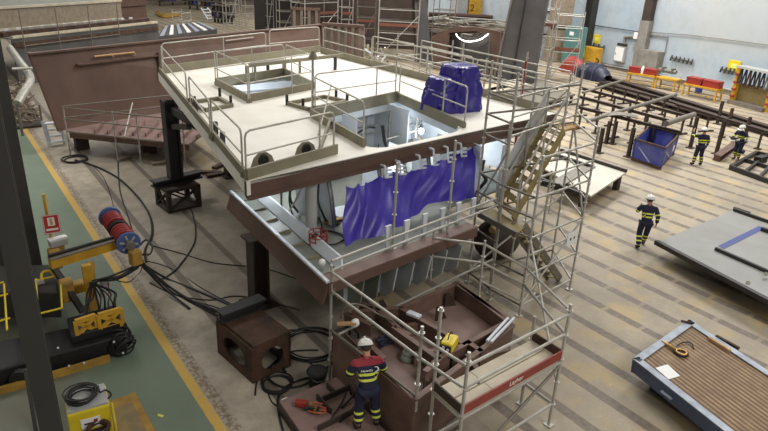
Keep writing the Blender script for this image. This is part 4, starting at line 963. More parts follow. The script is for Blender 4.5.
led(t, zed(Cb, cz2 - .45), zed(V4, 2.02)); led(t, zed(Cb, 2.05), zed(V4, 1.0), nm='diagonal_brace'); led(t, zed(Cb, .9), zed(V4, 2.0), nm='diagonal_brace')
led(t, zed(P3, 2.1), W(2.2, 2.1)); led(t, zed(P3, 1.2), zed(Ab, 1.25), m=M['galvdark'])
for z in (.5, 1.42):
    led(t, zed(V6, z), zed(V4, z)); led(t, zed(V5, z), zed(V6, z)); led(t, zed(V7, z), zed(V4, z)); led(t, zed(V5, z), zed(V7, z))
led(t, zed(V6, .2), zed(V4, 1.35), nm='diagonal_brace', m=M['galvdark']); led(t, zed(V5, .3), zed(V6, 1.3), nm='diagonal_brace', m=M['galvdark'])
for i in range(2):
    a0 = V6.lerp(V5, i * .5 + .02); a1 = V6.lerp(V5, i * .5 + .48); b0 = V4.lerp(V7, i * .5 + .02); b1 = V4.lerp(V7, i * .5 + .48)
    m0, m1 = a0.lerp(b0, .34), a1.lerp(b1, .34)
    MB().slab([a0, a0.lerp(b0, .335), a1.lerp(b1, .335), a1], zP - .06, zP).build('platform_board', M['board'], t)
    MB().slab([m0, b0, b1, m1], zP - .06, zP).build('platform_board', M['board'], t)
MB().disc(V6.lerp(V4, .3).lerp(V5.lerp(V7, .3), .55) + Z * .004, Z, .03, .008).build('board_hole', M['black'], t)
toe = MB().bar(V6 + Z * .09, V4 + Z * .09, .03, .17).build('toe_board', M['toe'], t)
MB().bar(V6 + Z * .09, V5 + Z * .09, .03, .17).build('end_board', M['darkbrown'], t); MB().bar(V4 + Z * .09, V7 + Z * .09, .03, .17).build('end_board', M['rust'], t)
dP = (V4 - V6).normalized(); nP = V((dP.y, -dP.x, 0))
text_mesh('Layher', .13, 'toe_board_lettering', M['signwhite'], toe, Matrix((dP, Z, nP)).transposed(), V6.lerp(V4, .5) + Z * .095 + nP * .018)
# ------------------------------------------------------------------ reddish double-bottom section below
zt = 1.2; zf = .82
D = [A(333, 321, zt), V((5.72, 6.32, zt)), A(509, 331, zt), A(464, 279, zt), A(395, 292, zt)]
D = [V((5.42, 8.72, zt)), V((5.52, 6.32, zt)), A(513, 326, zt), A(456, 281.5, zt), A(398, 306, zt)]
cD = sum(D, V((0, 0, 0))) / len(D)
db = thing('double_bottom_section', 'reddish primed double-bottom hull section with open cells below tarpaulin', 'hull section', (cD.x, cD.y, 0))
MB().slab([p.lerp(cD, .01) for p in D], zf - .05, zf).build('floor_plate', M['pink'], db)
def web(p, q, z0=zf, z1=zt, th=.03, m=None, nm='web_plate', fl=True):
    p = V(p); q = V(q); MB().bar(zed(p, (z0 + z1) / 2), zed(q, (z0 + z1) / 2), th, z1 - z0).build(nm, m or M['web'], db)
    if fl: MB().bar(zed(p, z1 + .01), zed(q, z1 + .01), .11, .02).build('web_flange', M['web'], db)
for i in range(3): web(D[i], D[(i + 1) % 5], .04, zt, .03, nm='side_plate', fl=i > 0)
for px, py, qx, qy in ((345, 309, 372, 321), (360, 300, 372, 305), (404, 322, 425, 318), (385, 316, 410, 331), (415, 350, 440, 345), (468, 350, 478, 365)): web(A(px, py, zt), A(qx, qy, zt), zf, zt - .1)
g = lambda px, py: A(px, py, zt)
web(g(400, 308), g(455, 285)); web(g(400, 308), g(466, 345)); web(g(454, 283), g(512, 321)); web(g(440, 358), g(509, 321)); web(g(466, 341), g(482, 352)); 
web(g(393, 327), g(440, 360)); web(g(352, 312), g(400, 308)); web(g(372, 304), g(398, 328)); web(g(363, 330), g(385, 350), z1=1.0); web(g(440, 358), g(425, 372)); web(g(480, 351), g(510, 345), z1=1.1)
web(g(345, 322), g(420, 392), z1=.95, fl=False)
for px, py, qx, qy in ((417, 314, 423, 330), (437, 306, 447, 318), (446, 292, 452, 306), (472, 294, 470, 308), (490, 305, 486, 318), (452, 343, 446, 333), (380, 300, 392, 310)):
    p = g(px, py); q = A(qx, qy, zf); d_ = V((q.x - p.x, q.y - p.y, 0)); d_ = d_.normalized() * min(.3, d_.length + .1)
    MB().prism([zed(p, zf), zed(p + d_, zf), zed(p + d_ * .35, zt - .03), zed(p, zt - .03)], V((-d_.y, d_.x, 0)).normalized() * .025).build('bracket', M['darkbrown'] if px != 472 else M['white'], db)
c_ = A(392, 322, 1.0)
# tools on it
Y0 = A(449, 347, 1.2); t = thing('welding_feeder', 'bright yellow and black wire feeder box on reddish hull section', 'wire feeder', (Y0.x, Y0.y, zf))
Rz = Matrix.Rotation(.5, 3, 'Z')
zc0 = 1.1
MB().box((Y0.x, Y0.y, zc0 + .14), (.38, .24, .3), Rz).build('housing', M['yellowbright'], t, bevel=.03)
MB().box(V((Y0.x, Y0.y, zc0 + .15)) + Rz @ V((-.2, 0, -.02)), (.06, .2, .24), Rz).build('front_panel', M['black'], t, bevel=.01)
for s in (-.05, .04): MB().disc(V((Y0.x, Y0.y, zc0 + .17)) + Rz @ V((-.24, s, .03 + s * .3)), Rz @ V((1, 0, 0)), .03, .02).build('dial', M['white'], t)
MB().tube(spline([V((Y0.x, Y0.y, zc0 + .32)) + Rz @ V((-.12, 0, 0)), V((Y0.x, Y0.y, zc0 + .4)) + Rz @ V((-.06, 0, 0)), V((Y0.x, Y0.y, zc0 + .4)) + Rz @ V((.06, 0, 0)), V((Y0.x, Y0.y, zc0 + .32)) + Rz @ V((.12, 0, 0))]), .014, 6).build('carry_handle', M['black'], t, True)
MB().box((Y0.x, Y0.y, (zf + zc0) / 2 + .01), (.34, .26, zc0 - zf), Rz).build('base_box', M['black'], t)
def small(px, py, z, fn_, label, cat, name, m, sm=True):
    c = A(px, py, z); b = MB(); fn_(b, c); return tag(b.build(name, M[m], None, sm), label, cat)
zz = zf + .03
def pile(b, c):
    for i in range(7): b.tube(spline([c + V((random.uniform(-.2, .2), random.uniform(-.16, .16), .02 + .02 * i)) for _ in range(4)]), .022, 6)
small(384, 343, zz, pile, 'tangle of dark hose on left ledge of hull section behind worker', 'hose', 'hose', 'navywrap')
small(400, 334, zz + .05, pile, 'tangle of dark rags in trench of hull section', 'rag', 'rag', 'slate')
small(409, 357, zz + .02, lambda b, c: (b.sphere(c, (.2, .16, .12), 12, 6, -.4), b.torus(c + Z * .1, Z, .12, .02)), 'pale round tool pot on ledge of hull section', 'pot', 'tool_pot', 'greengrey')
small(355, 323, zt + .03, lambda b, c: b.sphere(c, (.1, .08, .1), 8, 6, -.6), 'crumpled white cloth at left end of hull section', 'cloth', 'cloth', 'paper')
tag(MB().bar(A(337, 324, zt + .06), A(356, 323, zt + .06), .1, .04).build('plank', M['wood'], None), 'short pale plank at left end of hull section', 'plank')
small(425, 380, zz + .1, lambda b, c: (b.tube([c, c + V((.25, .05, .03))], .035, 8), b.disc(c, (1, .2, 0), .07, .05)), 'grey angle grinder on ledge near scaffold corner', 'grinder', 'angle_grinder', 'galvdark')
small(434, 385, zz + .15, lambda b, c: (b.tube([c, c + V((.12, -.1, .06))], .05, 8), b.tube([c + V((.1, .1, 0)), c + V((.2, -.05, .05))], .03, 8)), 'white pipe pieces in front trench of hull section', 'pipe', 'pipe_piece', 'paper')
for i, (a_, b_) in enumerate((((487, 341), (508, 318)), ((491, 342), (514, 318)))):
    tag(MB().tube([A(a_[0], a_[1], zt + .12), A(b_[0], b_[1], zt + .16)], .03, 8).build('steel_tube', M['white'], None, True), ['left of two pale tubes leaning at right end of hull section', 'right of two pale tubes leaning at right end of hull section'][i], 'tube')
tag(MB().bar(A(408, 312, zt + .06), A(420, 317, zt + .06), .14, .05).build('channel_bar', M['white'], None), 'white channel bar lying on web of hull section', 'bar')
tag(MB().tube(spline([A(341, 318, zt + .05), A(343, 309, zt + .3), A(352, 304, zt + .4), A(364, 306, zt + .3), A(378, 314, zt + .1), A(393, 321, zt + .05)]), .02, 6).build('cable', M['galvdark'], None, True), 'grey cable arching over left end of hull section', 'cable')
# ------------------------------------------------------------------ plates on the floor where the near worker stands
def wp(px, py, z=.25): return A(px, py, z)
Q = [wp(279, 401), wp(352, 371), V((5.45, 7.9, 0)), V((5.45, 6.2, 0)), V((4.1, 6.0, 0)), ]
Q = [wp(279, 401), wp(345, 373), V((5.36, 8.0, 0)), V((5.36, 5.6, 0)), V((4.05, 5.6, 0)), wp(300, 431)]
cQ = sum(Q, V((0, 0, 0))) / len(Q)
sp_ = thing('stiffened_plate', 'brown stiffened steel plate on floor under near worker', 'plate', (cQ.x, cQ.y, 0))
MB().slab([q.lerp(cQ, .005) for q in Q], .2, .25).build('plate', M['pink'], sp_)
for i in range(6):
    a_, b_ = Q[i], Q[(i + 1) % 6]; MB().bar(zed(a_, .1), zed(b_, .1), .04, .2).build('edge_plate', M['darkbrown'], sp_)
for (x0, y0, x1, y1) in ((323, 401.5, 364, 383), (317, 399, 331, 414), (327, 388, 334, 395), (318, 431, 372, 405), (372, 405, 398, 392)):
    p = wp(x0, y0); q = wp(x1, y1); MB().bar(zed(p, .31), zed(q, .31), .035, .12).build('stiffener', M['darkbrown'], sp_)
c = wp(307, 408, .27); t = thing('clamp_set', 'orange red chain clamp lying on brown plate near worker', 'clamp', (c.x, c.y, .25))
d_ = V((.75, -.66, 0)); e_ = V((.66, .75, 0))
MB().box(c + Z * .05 - d_ * .12 + e_ * .05, (.22, .12, .1), Matrix.Rotation(-.7, 3, 'Z')).build('body', M['red'], t, bevel=.01)
for i in range(5): MB().box(c + d_ * (.02 + .05 * i) + e_ * random.uniform(-.1, .1) + Z * .06, (.09, .05, .05), Matrix.Rotation(i, 3, 'Z')).build('link', M['brass'] if i % 2 else M['dark'], t)
for i in range(4): MB().tube(spline([c + d_ * .05 + e_ * (-.12 + .08 * i) + Z * .04, c + d_ * .2 + e_ * (-.16 + .09 * i) + Z * .05, c + d_ * .36 + e_ * (-.1 + .07 * i) + Z * .02, c + d_ * .3 + e_ * (.0 + .05 * i) + Z * .02]), .012, 6).build('hose', M['orange'], t, True)
c = A(317, 386); t = thing('bucket', 'black plastic bucket on floor beside brown plate', 'bucket', c)
MB().tube([c, c + Z * .36], [.15, .2], 16).build('body', M['black'], t, True); MB().torus(c + Z * .36, Z, .2, .016).build('rim', M['black'], t, True)
MB().disc(c + Z * .365, Z, .17, .01).build('contents', M['dark'], t)
MB().tube(spline([c + V((-.2, 0, .34)), c + V((-.1, -.16, .24)), c + V((.1, -.16, .24)), c + V((.2, 0, .34))]), .01, 6).build('handle', M['galvdark'], t)
c = A(287, 410); tag(MB().tube([c, c + Z * .2], .12, 12).build('can', M['paper'], None, True), 'white can beside left end of brown plate', 'can')
# small trestle frame behind worker
c = A(345, 362); t = thing('welding_trestle', 'small dark steel trestle on floor left of hull section', 'trestle', c)
for x, y in ((-.25, -.2), (.25, -.2), (.25, .2), (-.25, .2)): MB().tube([c + V((x, y, 0)), c + V((x * .8, y * .8, .75))], .025, 6).build('leg', M['dark'], t)
for z in (.2, .74):
    s = 1 - z * .25; P = [c + V((x * s, y * s, z)) for x, y in ((-.25, -.2), (.25, -.2), (.25, .2), (-.25, .2))]
    for i in range(4): MB().tube([P[i], P[(i + 1) % 4]], .022, 6).build('rail', M['galvdark'] if z < .3 else M['dark'], t)
# cables on the floor
def cable(pts, r, label, m='black', z=None):
    z = r if z is None else z
    P = [A(p[0], p[1], p[2] if len(p) > 2 else z) for p in pts]
    return tag(MB().tube(spline(P, 8), r, 6).build('cable', M[m], None, True), label, 'cable')
def coil(px, py, R0, n, label, r=.025):
    c = A(px, py); b = MB()
    for i in range(n): b.torus(c + V((random.uniform(-.05, .05), random.uniform(-.05, .05), r + i * r * 1.3)), Z, R0 * random.uniform(.85, 1.1), r, 28, 6)
    return tag(b.build('cable_coil', M['black'], None, True), label, 'cable coil')
coil(311, 345, .62, 4, r=.017, label='large coil of dark cable under hull behind bucket')
coil(277, 385, .32, 3, r=.016, label='small coil of dark cable in front of rusty box stand')
coil(292, 372, .45, 2, 'loose ring of dark cable right of rusty box stand', .014)
coil(76, 160, .42, 2, 'ring of dark cable on floor below brown hull wall', .03)
cable([(75, 160), (95, 166), (118, 178), (138, 197), (150, 216), (152, 235), (145, 250), (146, 262, .5)], .035, 'thick dark cable curving from hull wall to spool arm')
cable([(118, 160), (120, 190), (128, 216), (132, 232), (128, 246)], .022, 'thin dark cable running straight from staging to spool')
cable([(140, 262, .5), (160, 280), (190, 300), (220, 312), (243, 318), (262, 330), (276, 352), (285, 372)], .035, 'thick dark cable from spool arm to rusty box stand')
cable([(141, 263, .5), (166, 278), (196, 290), (226, 303), (246, 312), (262, 322)], .03, 'dark cable just above thick cable towards hull leg')
cable([(142, 262, .5), (172, 292), (202, 308), (228, 322), (240, 330)], .022, 'lower thin cable from spool arm towards rusty stand')
cable([(150, 245), (180, 253), (215, 263), (262, 268), (300, 280)], .015, 'thin cable crossing floor beneath hull')
cable([(158, 280), (166, 277), (180, 265), (195, 240), (193, 215), (186, 200)], .022, 'dark cable curving up toward lattice stand')
cable([(150, 283), (176, 295), (210, 300), (235, 296), (262, 300), (300, 310)], .015, 'thin cable crossing floor near hull leg')
cable([(283, 431), (279, 415), (278, 400), (284, 388), (300, 380), (318, 374), (345, 352)], .022, 'dark cable along left end of brown plate')
cable([(330, 420, .27), (340, 405, .27), (346, 392, .27), (345, 380, .27)], .012, 'thin cable lying across brown plate', 'dark', .27)
cable([(341, 408, .27), (352, 397, .3), (356, 388, .27), (361, 398, .27), (340, 422, .27)], .022, 'black hose looped on plate beside worker', 'black', .28)
cable([(0, 0)] and [(255, 395), (258, 380), (270, 366), (290, 352), (318, 350)], .016, 'thin cable on floor around small coil')

# extra thin cables on the left floor
for i, (r, pts) in enumerate(((.016, [(143, 262, .4), (165, 284), (195, 302), (218, 315), (232, 326)]), (.014, [(142, 260, .4), (170, 268), (205, 290), (240, 308), (262, 318)]), (.014, [(146, 266, .4), (182, 296), (212, 306), (236, 314), (258, 330), (268, 345)]),
                             (.012, [(122, 240), (116, 225), (112, 200), (104, 178), (92, 165)]), (.014, [(262, 352), (272, 338), (290, 330), (322, 332), (330, 340)]), (.014, [(268, 392), (272, 402), (280, 406), (286, 398)]), (.012, [(110, 278), (128, 282), (140, 272), (142, 264, .3)]))):
    cable(pts, r, ['thin cable, lowest of bundle from spool arm to rusty box stand', 'thin cable, highest of bundle from spool arm toward hull leg', 'slack thin cable of bundle ending behind rusty box stand', 'thin cable from staging past blue end of spool', 'thin cable looping on floor behind rusty box stand', 'short thin cable before small coil by rusty box stand', 'thin cable from boom mast across yellow line'][i])
# ------------------------------------------------------------------ left: columns, welding boom machine, power source
def hcol(name, label, c, w, d, h, ang, m, stiff_z=()):
    t = thing(name, label, 'column', (c.x, c.y, 0)); R = Matrix.Rotation(ang, 3, 'Z')
    for s in (-1, 1): MB().box(c + R @ V((0, s * (d / 2 - .02), 0)) + Z * h / 2, (w, .04, h), R).build('flange', m, t)
    MB().box(c + Z * h / 2, (.03, d - .08, h), R).build('web', m, t)
    for z in stiff_z:
        for s in (-1, 1): MB().box(c + R @ V((s * w / 4, 0, 0)) + Z * z, (w / 2 - .03, d - .1, .03), R).build('stiffener', m, t)
    return t
cA = A(44, 268); cA = cA + V((-.62, .1, 0))
vd = V((cA.x, cA.y, 0)).normalized()
hcol('steel_column', 'broad dark steel building column at far left behind red sign', cA, 1.15, .7, 9.5, .0, M['column'], (2.1, 4.2, 6.2))
cB = A(78, 520); cBx = vd
hcol('steel_column', 'nearer narrow dark steel column crossing lower left corner', cB + V((-.1, 0, 0)), .26, .22, 9.5, -.15, M['column'])
b = A(30, 405, 1.0); t = thing('steel_bracket', 'slender grey steel arm behind nearer left column', 'bracket', A(32, 431, 0))
MB().bar(A(26, 372, 1.0), A(36, 431, .0), .06, .1).build('arm', M['column'], t); MB().sphere(A(26, 371, 1.0), .05, 8, 6).build('rounded_tip', M['column'], t, True)
# boom machine
o = A(95, 330)
mc = thing('welding_boom', 'yellow and black welding boom machine on green floor with hose spool arm', 'welding machine', (1.2, 12.5, 0))
MB().slab([A(-30, 398), A(126, 352), A(121, 334), A(-30, 365)], 0.06, .42).build('chassis', M['black'], mc, bevel=.03)
MB().bar(A(-30, 400, .08), A(110, 358, .08), .06, .16).build('chassis_edge', M['yellowdull'], mc)
for x, y in ((118, 348), (20, 378)): MB().disc(A(x, y, .18), (.3, 1, 0), .18, .14).build('wheel', M['black'], mc)
MB().slab([A(-20, 318, .42), A(62, 318, .42), A(60, 288, .42), A(-20, 290, .42)], .42, 1.05).build('control_cabinet', M['dark'], mc, bevel=.03)
for x0, y0, x1, y1 in ((33, 281, 60, 275), (60, 275, 62, 308), (62, 308, 38, 314), (36, 279, 38, 314)): MB().tube([A(x0, y0, 1.12), A(x1, y1, 1.12)], .02, 6).build('guard_tube', M['yellowbright'], mc)
for x0, y0, x1, y1 in ((-4, 297, 8, 294), (-4, 322, 10, 318), (4, 284, 7, 330), (-4, 284, 4, 282)): MB().tube([A(x0, y0, 1.12), A(x1, y1, 1.12)], .02, 6).build('guard_tube', M['yellowbright'], mc)
MB().tube(spline([A(42, 281, 1.12), A(42, 273, 1.25), A(50, 271, 1.25), A(54, 276, 1.12)]), .028, 6).build('lifting_loop', M['yellowbright'], mc, True)
MB().bar(A(28, 285, 1.1), A(44, 281, 1.1), .08, .08).build('cross_member', M['galv'], mc)
MB().bar(A(53, 266, 1.35), A(83, 312, .55), .12, .1).build('slanted_column', M['dark'], mc)
bx = A(93, 310, .42)
MB().bar((bx.x, bx.y, .42), (bx.x, bx.y, 1.55), .14, .18, (1, 0, 0)).build('mast', M['yellow'], mc)
b0 = V((bx.x - 1.05, bx.y + .05, 1.62)); b1 = V((bx.x + .9, bx.y + .15, 1.72))
b0 = A(50, 264, 1.62); b1 = A(119, 243, 1.62)
MB().bar(b0, b1, .16, .2).build('boom_beam', M['yellow'], mc); MB().bar(b0 + Z * .12, b1 + Z * .12, .2, .03).build('boom_top_plate', M['galvdark'], mc)
MB().tube([b0 + Z * .17 + V((0, .05, 0)), b1 + Z * .16 + V((0, .05, 0))], .035, 8).build('boom_cable', M['black'], mc, True)
MB().tube([A(93, 312, .45), A(90, 262, 1.5)], .09, 8).build('mast_sleeve', M['yellowdull'], mc)
for x, y in ((55, 258), (67, 290)): MB().box(A(x, y, .9), (.26, .3, .5)).build('bracket_block', M['yellowdull'], mc, bevel=.04)
MB().box(A(80, 286, .7), (.5, .3, .24)).build('gear_housing', M['yellow'], mc, bevel=.05)
# x plates
for x0, x1 in ((75, 95), (98, 121)):
    yA = 322 - (x0 - 75) * .28; p = A(x0, yA, .9); q = A(x1, yA - 6.5, .9); dd = (q - p).normalized(); 
    b = MB().bar(p, q, .07, .1).bar(p - Z * .34, q - Z * .34, .07, .1).bar(p, q - Z * .34, .06, .08).bar(p - Z * .34, q, .06, .08)
    b.bar(p, p - Z * .34, .07, .07, (1, 0, 0)).bar(q, q - Z * .34, .07, .07, (1, 0, 0)); b.build('cross_plate', M['yellow'], mc)
MB().slab([A(72, 345, .42), A(122, 330, .42), A(116, 312, .42), A(68, 326, .42)], .42, .62).build('drive_box', M['black'], mc, bevel=.03)
for i in range(9):
    p = A(86 + i * 3.5, 300 - i, 1.0); q = A(78 + i * 5, 338 - i * 1.5, .5); m_ = p.lerp(q, .5) + V((random.uniform(-.15, .15), random.uniform(-.1, .1), random.uniform(-.1, .2)))
    MB().tube(spline([A(92, 282, 1.35) + V((random.uniform(-.06, .06), 0, 0)), p, m_, q]), random.choice((.016, .022, .028)), 6).build('hose', M['black'], mc, True)
for i in range(16): 
    c = A(110 + (i % 8) * 1.9 + (i // 8) * 3, 322 + (i % 8) * 3.4, .3); MB().torus(c, (random.uniform(-.3, .3), 1, random.uniform(-.2, .6)), .2, .02, 18, 5).build('hose_loop', M['black'], mc, True)
for x, y in ((58, 348), (69, 366), (84, 363), (114, 342), (123, 353), (2, 360)): MB().sphere(A(x, y, .44 if y < 350 else .2), .025, 6, 4).build('bolt', M['white'], mc)
MB().tube([A(104, 297, .6), A(104, 279, 1.0)], .09, 10).build('valve_block', M['greybox'], mc); MB().tube([A(107, 296, .6), A(107, 283, .9)], .05, 8).build('red_valve', M['red'], mc)
# spool carried by the boom
s0 = A(110, 217, 1.75); s1 = A(128.5, 243, 1.75); ax = (s1 - s0).normalized()
sp = thing('hose_spool', 'red and blue hose spool at tip of yellow boom', 'spool', ((s0 + s1) / 2).to_tuple())
MB().tube([s0, s1], .16, 16).build('core', M['dark'], sp, True)
for f in (0, 1): 
    c = s0.lerp(s1, f); fl = MB().disc(c, ax, .25, .06, 24).build('flange', M['spoolblue'], sp, True); MB().torus(c, ax, .235, .035, 24).build('flange_rim', M['spoolblue'], fl, True)
    for k_ in range(6): d_ = Matrix.Rotation(k_ * 1.05, 3, ax) @ ax.orthogonal().normalized(); MB().bar(c + ax * (.04 if f else -.04), c + ax * (.04 if f else -.04) + d_ * .2, .04, .03, ax).build('spoke', M['greybox'], fl)
for f in (.12, .2, .28, .36, .62, .7, .78, .86): MB().torus(s0.lerp(s1, f), ax, .19, .05, 22).build('red_hose_turn', M['redcable'], sp, True)
MB().torus(s0.lerp(s1, .5), ax, .19, .05, 20).build('black_hose_turn', M['black'], sp, True)
MB().tube([s1, s1 + ax * .2], .1, 10).build('hub', M['galvdark'], sp, True)
c = s1 + V((.06, -.22, -.28)); MB().box(c, (.24, .2, .34), Matrix.Rotation(.3, 3, 'Z')).build('guide_block', M['yellowdull'], sp, bevel=.02)
w0 = A(140, 264, 1.1)
for i, (r, pts) in enumerate(((.03, [(92, 283, 1.3), (104, 279, 1.3), (120, 276, 1.3), (140, 265, 1.1)]), (.025, [(92, 281, 1.3), (108, 277, 1.35), (126, 270, 1.3), (141, 263, 1.1)]), (.02, [(98, 281, 1.2), (118, 279, 1.15), (138, 268, 1.05)]))):
    tag(MB().tube(spline([A(*p) for p in pts]), r, 6).build('cable', M['black'], None, True), ['thickest cable from boom mast to guide below spool', 'upper thin cable from boom mast to guide below spool', 'lower thin cable from boom mast to guide below spool'][i], 'cable')
tag(MB().tube(spline([A(138, 262, 1.15), A(141, 255, 1.3), A(150, 254, .9), A(152, 246, .6), A(146, 240, .5), A(140, 245, .7)]), .025, 6).build('cable', M['black'], None, True), 'black cable loop beside blue end of hose spool', 'cable')
tag(MB().tube(spline([A(140, 264, 1.1), A(150, 274, .6), A(166, 290, .15), A(188, 307, .04), A(188, 308, .03)]), .03, 6).build('cable', M['black'], None, True), 'black cable dropping from spool guide to floor', 'cable')
# red fire point sign with yellow post, white box
c = A(52, 262, 0); pz_ = V((1.15, 16.1, 0)); 
g0 = A(46, 275); t = thing('fire_sign', 'red fire extinguisher sign beside broad left column', 'sign', (1.28, 15.9, 0))
sc_ = on(51.5, 224, (1.28, 15.6, 1.5), V((0, -1, .0)))
nn = V((EYE.x - sc_.x, EYE.y - sc_.y, 3.5)).normalized(); rr_ = Z.cross(nn).normalized(); uu = nn.cross(rr_); Rs = Matrix((rr_, uu, nn)).transposed()
MB().tube([(sc_.x - .05, sc_.y + .08, 0), (sc_.x - .05, sc_.y + .08, sc_.z + .75)], .035, 8).build('post', M['yellow'], t)
MB().box(sc_, (.36, .46, .02), Rs).build('plate', M['signred'], t)
MB().box(sc_ + Rs @ V((0, .06, .012)), (.15, .2, .008), Rs).build('pictogram', M['signwhite'], t); MB().box(sc_ + Rs @ V((0, .06, .018)), (.06, .15, .008), Rs).build('pictogram_core', M['wood'], t)
MB().box(sc_ + Rs @ V((0, -.13, .012)), (.26, .05, .008), Rs).build('caption_bar', M['signwhite'], t)
for a_, b_ in ((0, .215), (0, -.215)): MB().box(sc_ + Rs @ V((a_, b_, .012)), (.33, .012, .008), Rs).build('border', M['signwhite'], t)
for a_ in (-.165, .165): MB().box(sc_ + Rs @ V((a_, 0, .012)), (.012, .44, .008), Rs).build('border', M['signwhite'], t)
c = on(58, 242, (1.28, 15.5, 1.0), V((0, -1, 0))); t = thing('document_box', 'white document box with papers below red sign', 'box', (c.x, c.y, c.z - .12))
MB().box(c, (.4, .2, .16), Matrix.Rotation(.2, 3, 'Z')).build('body', M['greybox'], t, bevel=.02); MB().box(c + Z * .1, (.42, .16, .04), Matrix.Rotation(.2, 3, 'Z')).build('papers', M['paper'], t)
MB().box(c + V((.02, .02, -.3)), (.2, .16, .45)).build('bracket', M['yellowdull'], t)
# yellow power source with cable coil, yellow floor pad
c = A(82, 418, .0); c = V((1.05, 9.75, 0)); 
c = (A(66, 402, .75) + A(106, 392, .75)) / 2; d_ = (A(104, 391, .75) - A(62, 402, .75)).normalized(); e_ = V((d_.y, -d_.x, 0)); R = Matrix((d_, -e_, Z)).transposed()
k_ = c + e_ * .1
t = thing('power_source', 'yellow welding power source with black cable coil on top', 'power source', (k_.x, k_.y, 0))
MB().box((k_.x, k_.y, .42), (.66, .62, .7), R).build('housing', M['yellowbright'], t, bevel=.03); MB().box((k_.x, k_.y, .79), (.62, .55, .05), R).build('top_tray', M['greybox'], t)
for a_ in (-.25, .25):
    for b_ in (-.25, .25): MB().sphere(V((k_.x, k_.y, .05)) + R @ V((a_, b_, 0)), .05, 8, 6).build('castor', M['black'], t)
fp = V((k_.x, k_.y, .52)) + e_ * .32; lb_ = MB().box(fp + e_ * .0, (.3, .01, .2), R).build('label_plate', M['paper'], t); MB().box(fp + e_ * .008 + d_ * .08 + Z * .03, (.06, .006, .06), R).build('red_mark', M['red'], lb_)
MB().box(fp + e_ * .008 - d_ * .03, (.14, .006, .03), R).build('grey_bar', M['dark'], lb_)
MB().tube([fp + d_ * .36 + Z * .28, fp + d_ * .36 + Z * -.05 + e_ * .1, fp + d_ * .36 - Z * .3 + e_ * .1], .02, 6).build('handle_bar', M['yellowbright'], t)
MB().box(fp + e_ * .1 - Z * .2, (.5, .2, .12), R).build('front_shelf', M['dark'], t)
b = MB()
for i in range(11): b.torus(V((k_.x, k_.y, .835 + i * .011)) - d_ * .06 - e_ * .02 + V((random.uniform(-.02, .02), random.uniform(-.02, .02), 0)), (random.uniform(-.08, .08), random.uniform(-.08, .08), 1), .25 + random.uniform(-.07, .03), .012, 30, 6)
ck = tag(b.build('cable_coil', M['black'], None, True), 'black cable coil lying on top of yellow power source', 'cable coil')
b = MB()
for i in range(5): b.torus(fp + e_ * .14 - Z * (.09 - i * .02) + d_ * .1, (random.uniform(-.1, .1), random.uniform(-.1, .1), 1), .16 + random.uniform(-.03, .03), .018, 24, 6)
tag(b.build('cable_coil', M['rust'], None, True), 'brown cable coil on front shelf of yellow power source', 'cable coil')
tag(MB().tube(spline([A(98, 386, .85), A(100, 392, .9), A(106, 390, .85), A(111, 395, .8), A(104, 402, .75), A(103, 410, .5), A(106, 415, .3)]), .018, 6).build('cable', M['black'], None, True), 'black cable hanging at right side of yellow power source', 'cable')
PQ = [A(104, 404.5), A(135, 393.5), A(155, 431), A(163, 446), A(100, 470), A(90, 440)]
t = thing('floor_pad', 'worn yellow edged pad on green floor beside power source', 'floor pad', A(125, 415))
MB().slab(PQ, .0, .03).build('yellow_border', M['yellowdull'], t); cq = sum(PQ, V((0, 0, 0))) / 6
MB().slab([p.lerp(cq, .3) for p in PQ], .03, .034).build('worn_centre', mat('worn_yellow_grey', (158, 136, 92), .8, c2=(126, 116, 98), scale=4, amt=.9), t)
tag(MB().bar(A(158, 415, .01), A(163, 416.5, .01), .05, .02).build('paper_scrap', M['hivis'], None), 'small yellowish scrap on green floor', 'scrap')
# ------------------------------------------------------------------ rear left: brown hull block with staging
wa0 = V((3.35, 27.3, 0)); 
T0 = A(28, 54, 3.9); T1 = A(320, 24.5, 4.15); G0 = A(72, 131, .95); G1 = A(300, 118, .95)
Bq = thing('hull_block', 'long brown hull block wall behind cream deck', 'hull block', ((T0.x + T1.x) / 2, (T0.y + T1.y) / 2 + 2, 0))
bk = V((-.25, 1, 0)).normalized()
G0b = V((3.75, 27.1, .9)); G1b = V((T1.x - .4, T1.y - 1.2, .9))
MB().prism([G0b, G1b, T1, T0], bk * .06).build('side_plate', M['brown_wall'], Bq)
MB().bar(T0, T1, .22, .07).build('top_flange', M['brown'], Bq)
bk2 = V((.22, 1, 0)).normalized(); MB().prism([G0b, T0, T0 + bk2 * .6, G0b + bk2 * .6], V((.06, 0, 0))).build('end_plate', M['brown_wall'], Bq)
sA = on(76, 64.5, T0, V((T1 - T0).cross(T0 - G0b))); sB = on(157, 55, T0, V((T1 - T0).cross(T0 - G0b)))
MB().bar(sA - bk * .08, sB - bk * .08, .2, .06).build('longitudinal', M['brown'], Bq)
for x, y0, y1 in ((157, 52, 80), (320, 25, 60)):
    nrm = V((T1 - T0).cross(T0 - G0b)); MB().bar(on(x, y0, T0, nrm) - bk * .1, on(x + 2, y1, T0, nrm) - bk * .1, .06, .2, (0, 1, 0)).build('vertical_stiffener', M['brown'], Bq)
nrm = V((T1 - T0).cross(T0 - G0b))
hb = MB().tube([on(93, 56, T0, nrm) - bk * .12, on(133, 52, T0, nrm) - bk * .12], .04, 6); 
for x, y in ((109, 54), (131, 52)): hb.tube([on(x, y, T0, nrm), on(x, y, T0, nrm) - bk * .14], .03, 6); hb.tube([on(x, y - 1, T0, nrm) - bk * .12, on(x + 3, y + 2.4, T0, nrm) - bk * .12], .03, 6)
hb.build('hand_bar', M['wood'], Bq)
hb = MB().tube([on(224, 40.5, T0, nrm) - bk * .12, on(252, 37, T0, nrm) - bk * .12], .03, 6); hb.build('hand_bar', M['galv'], Bq)
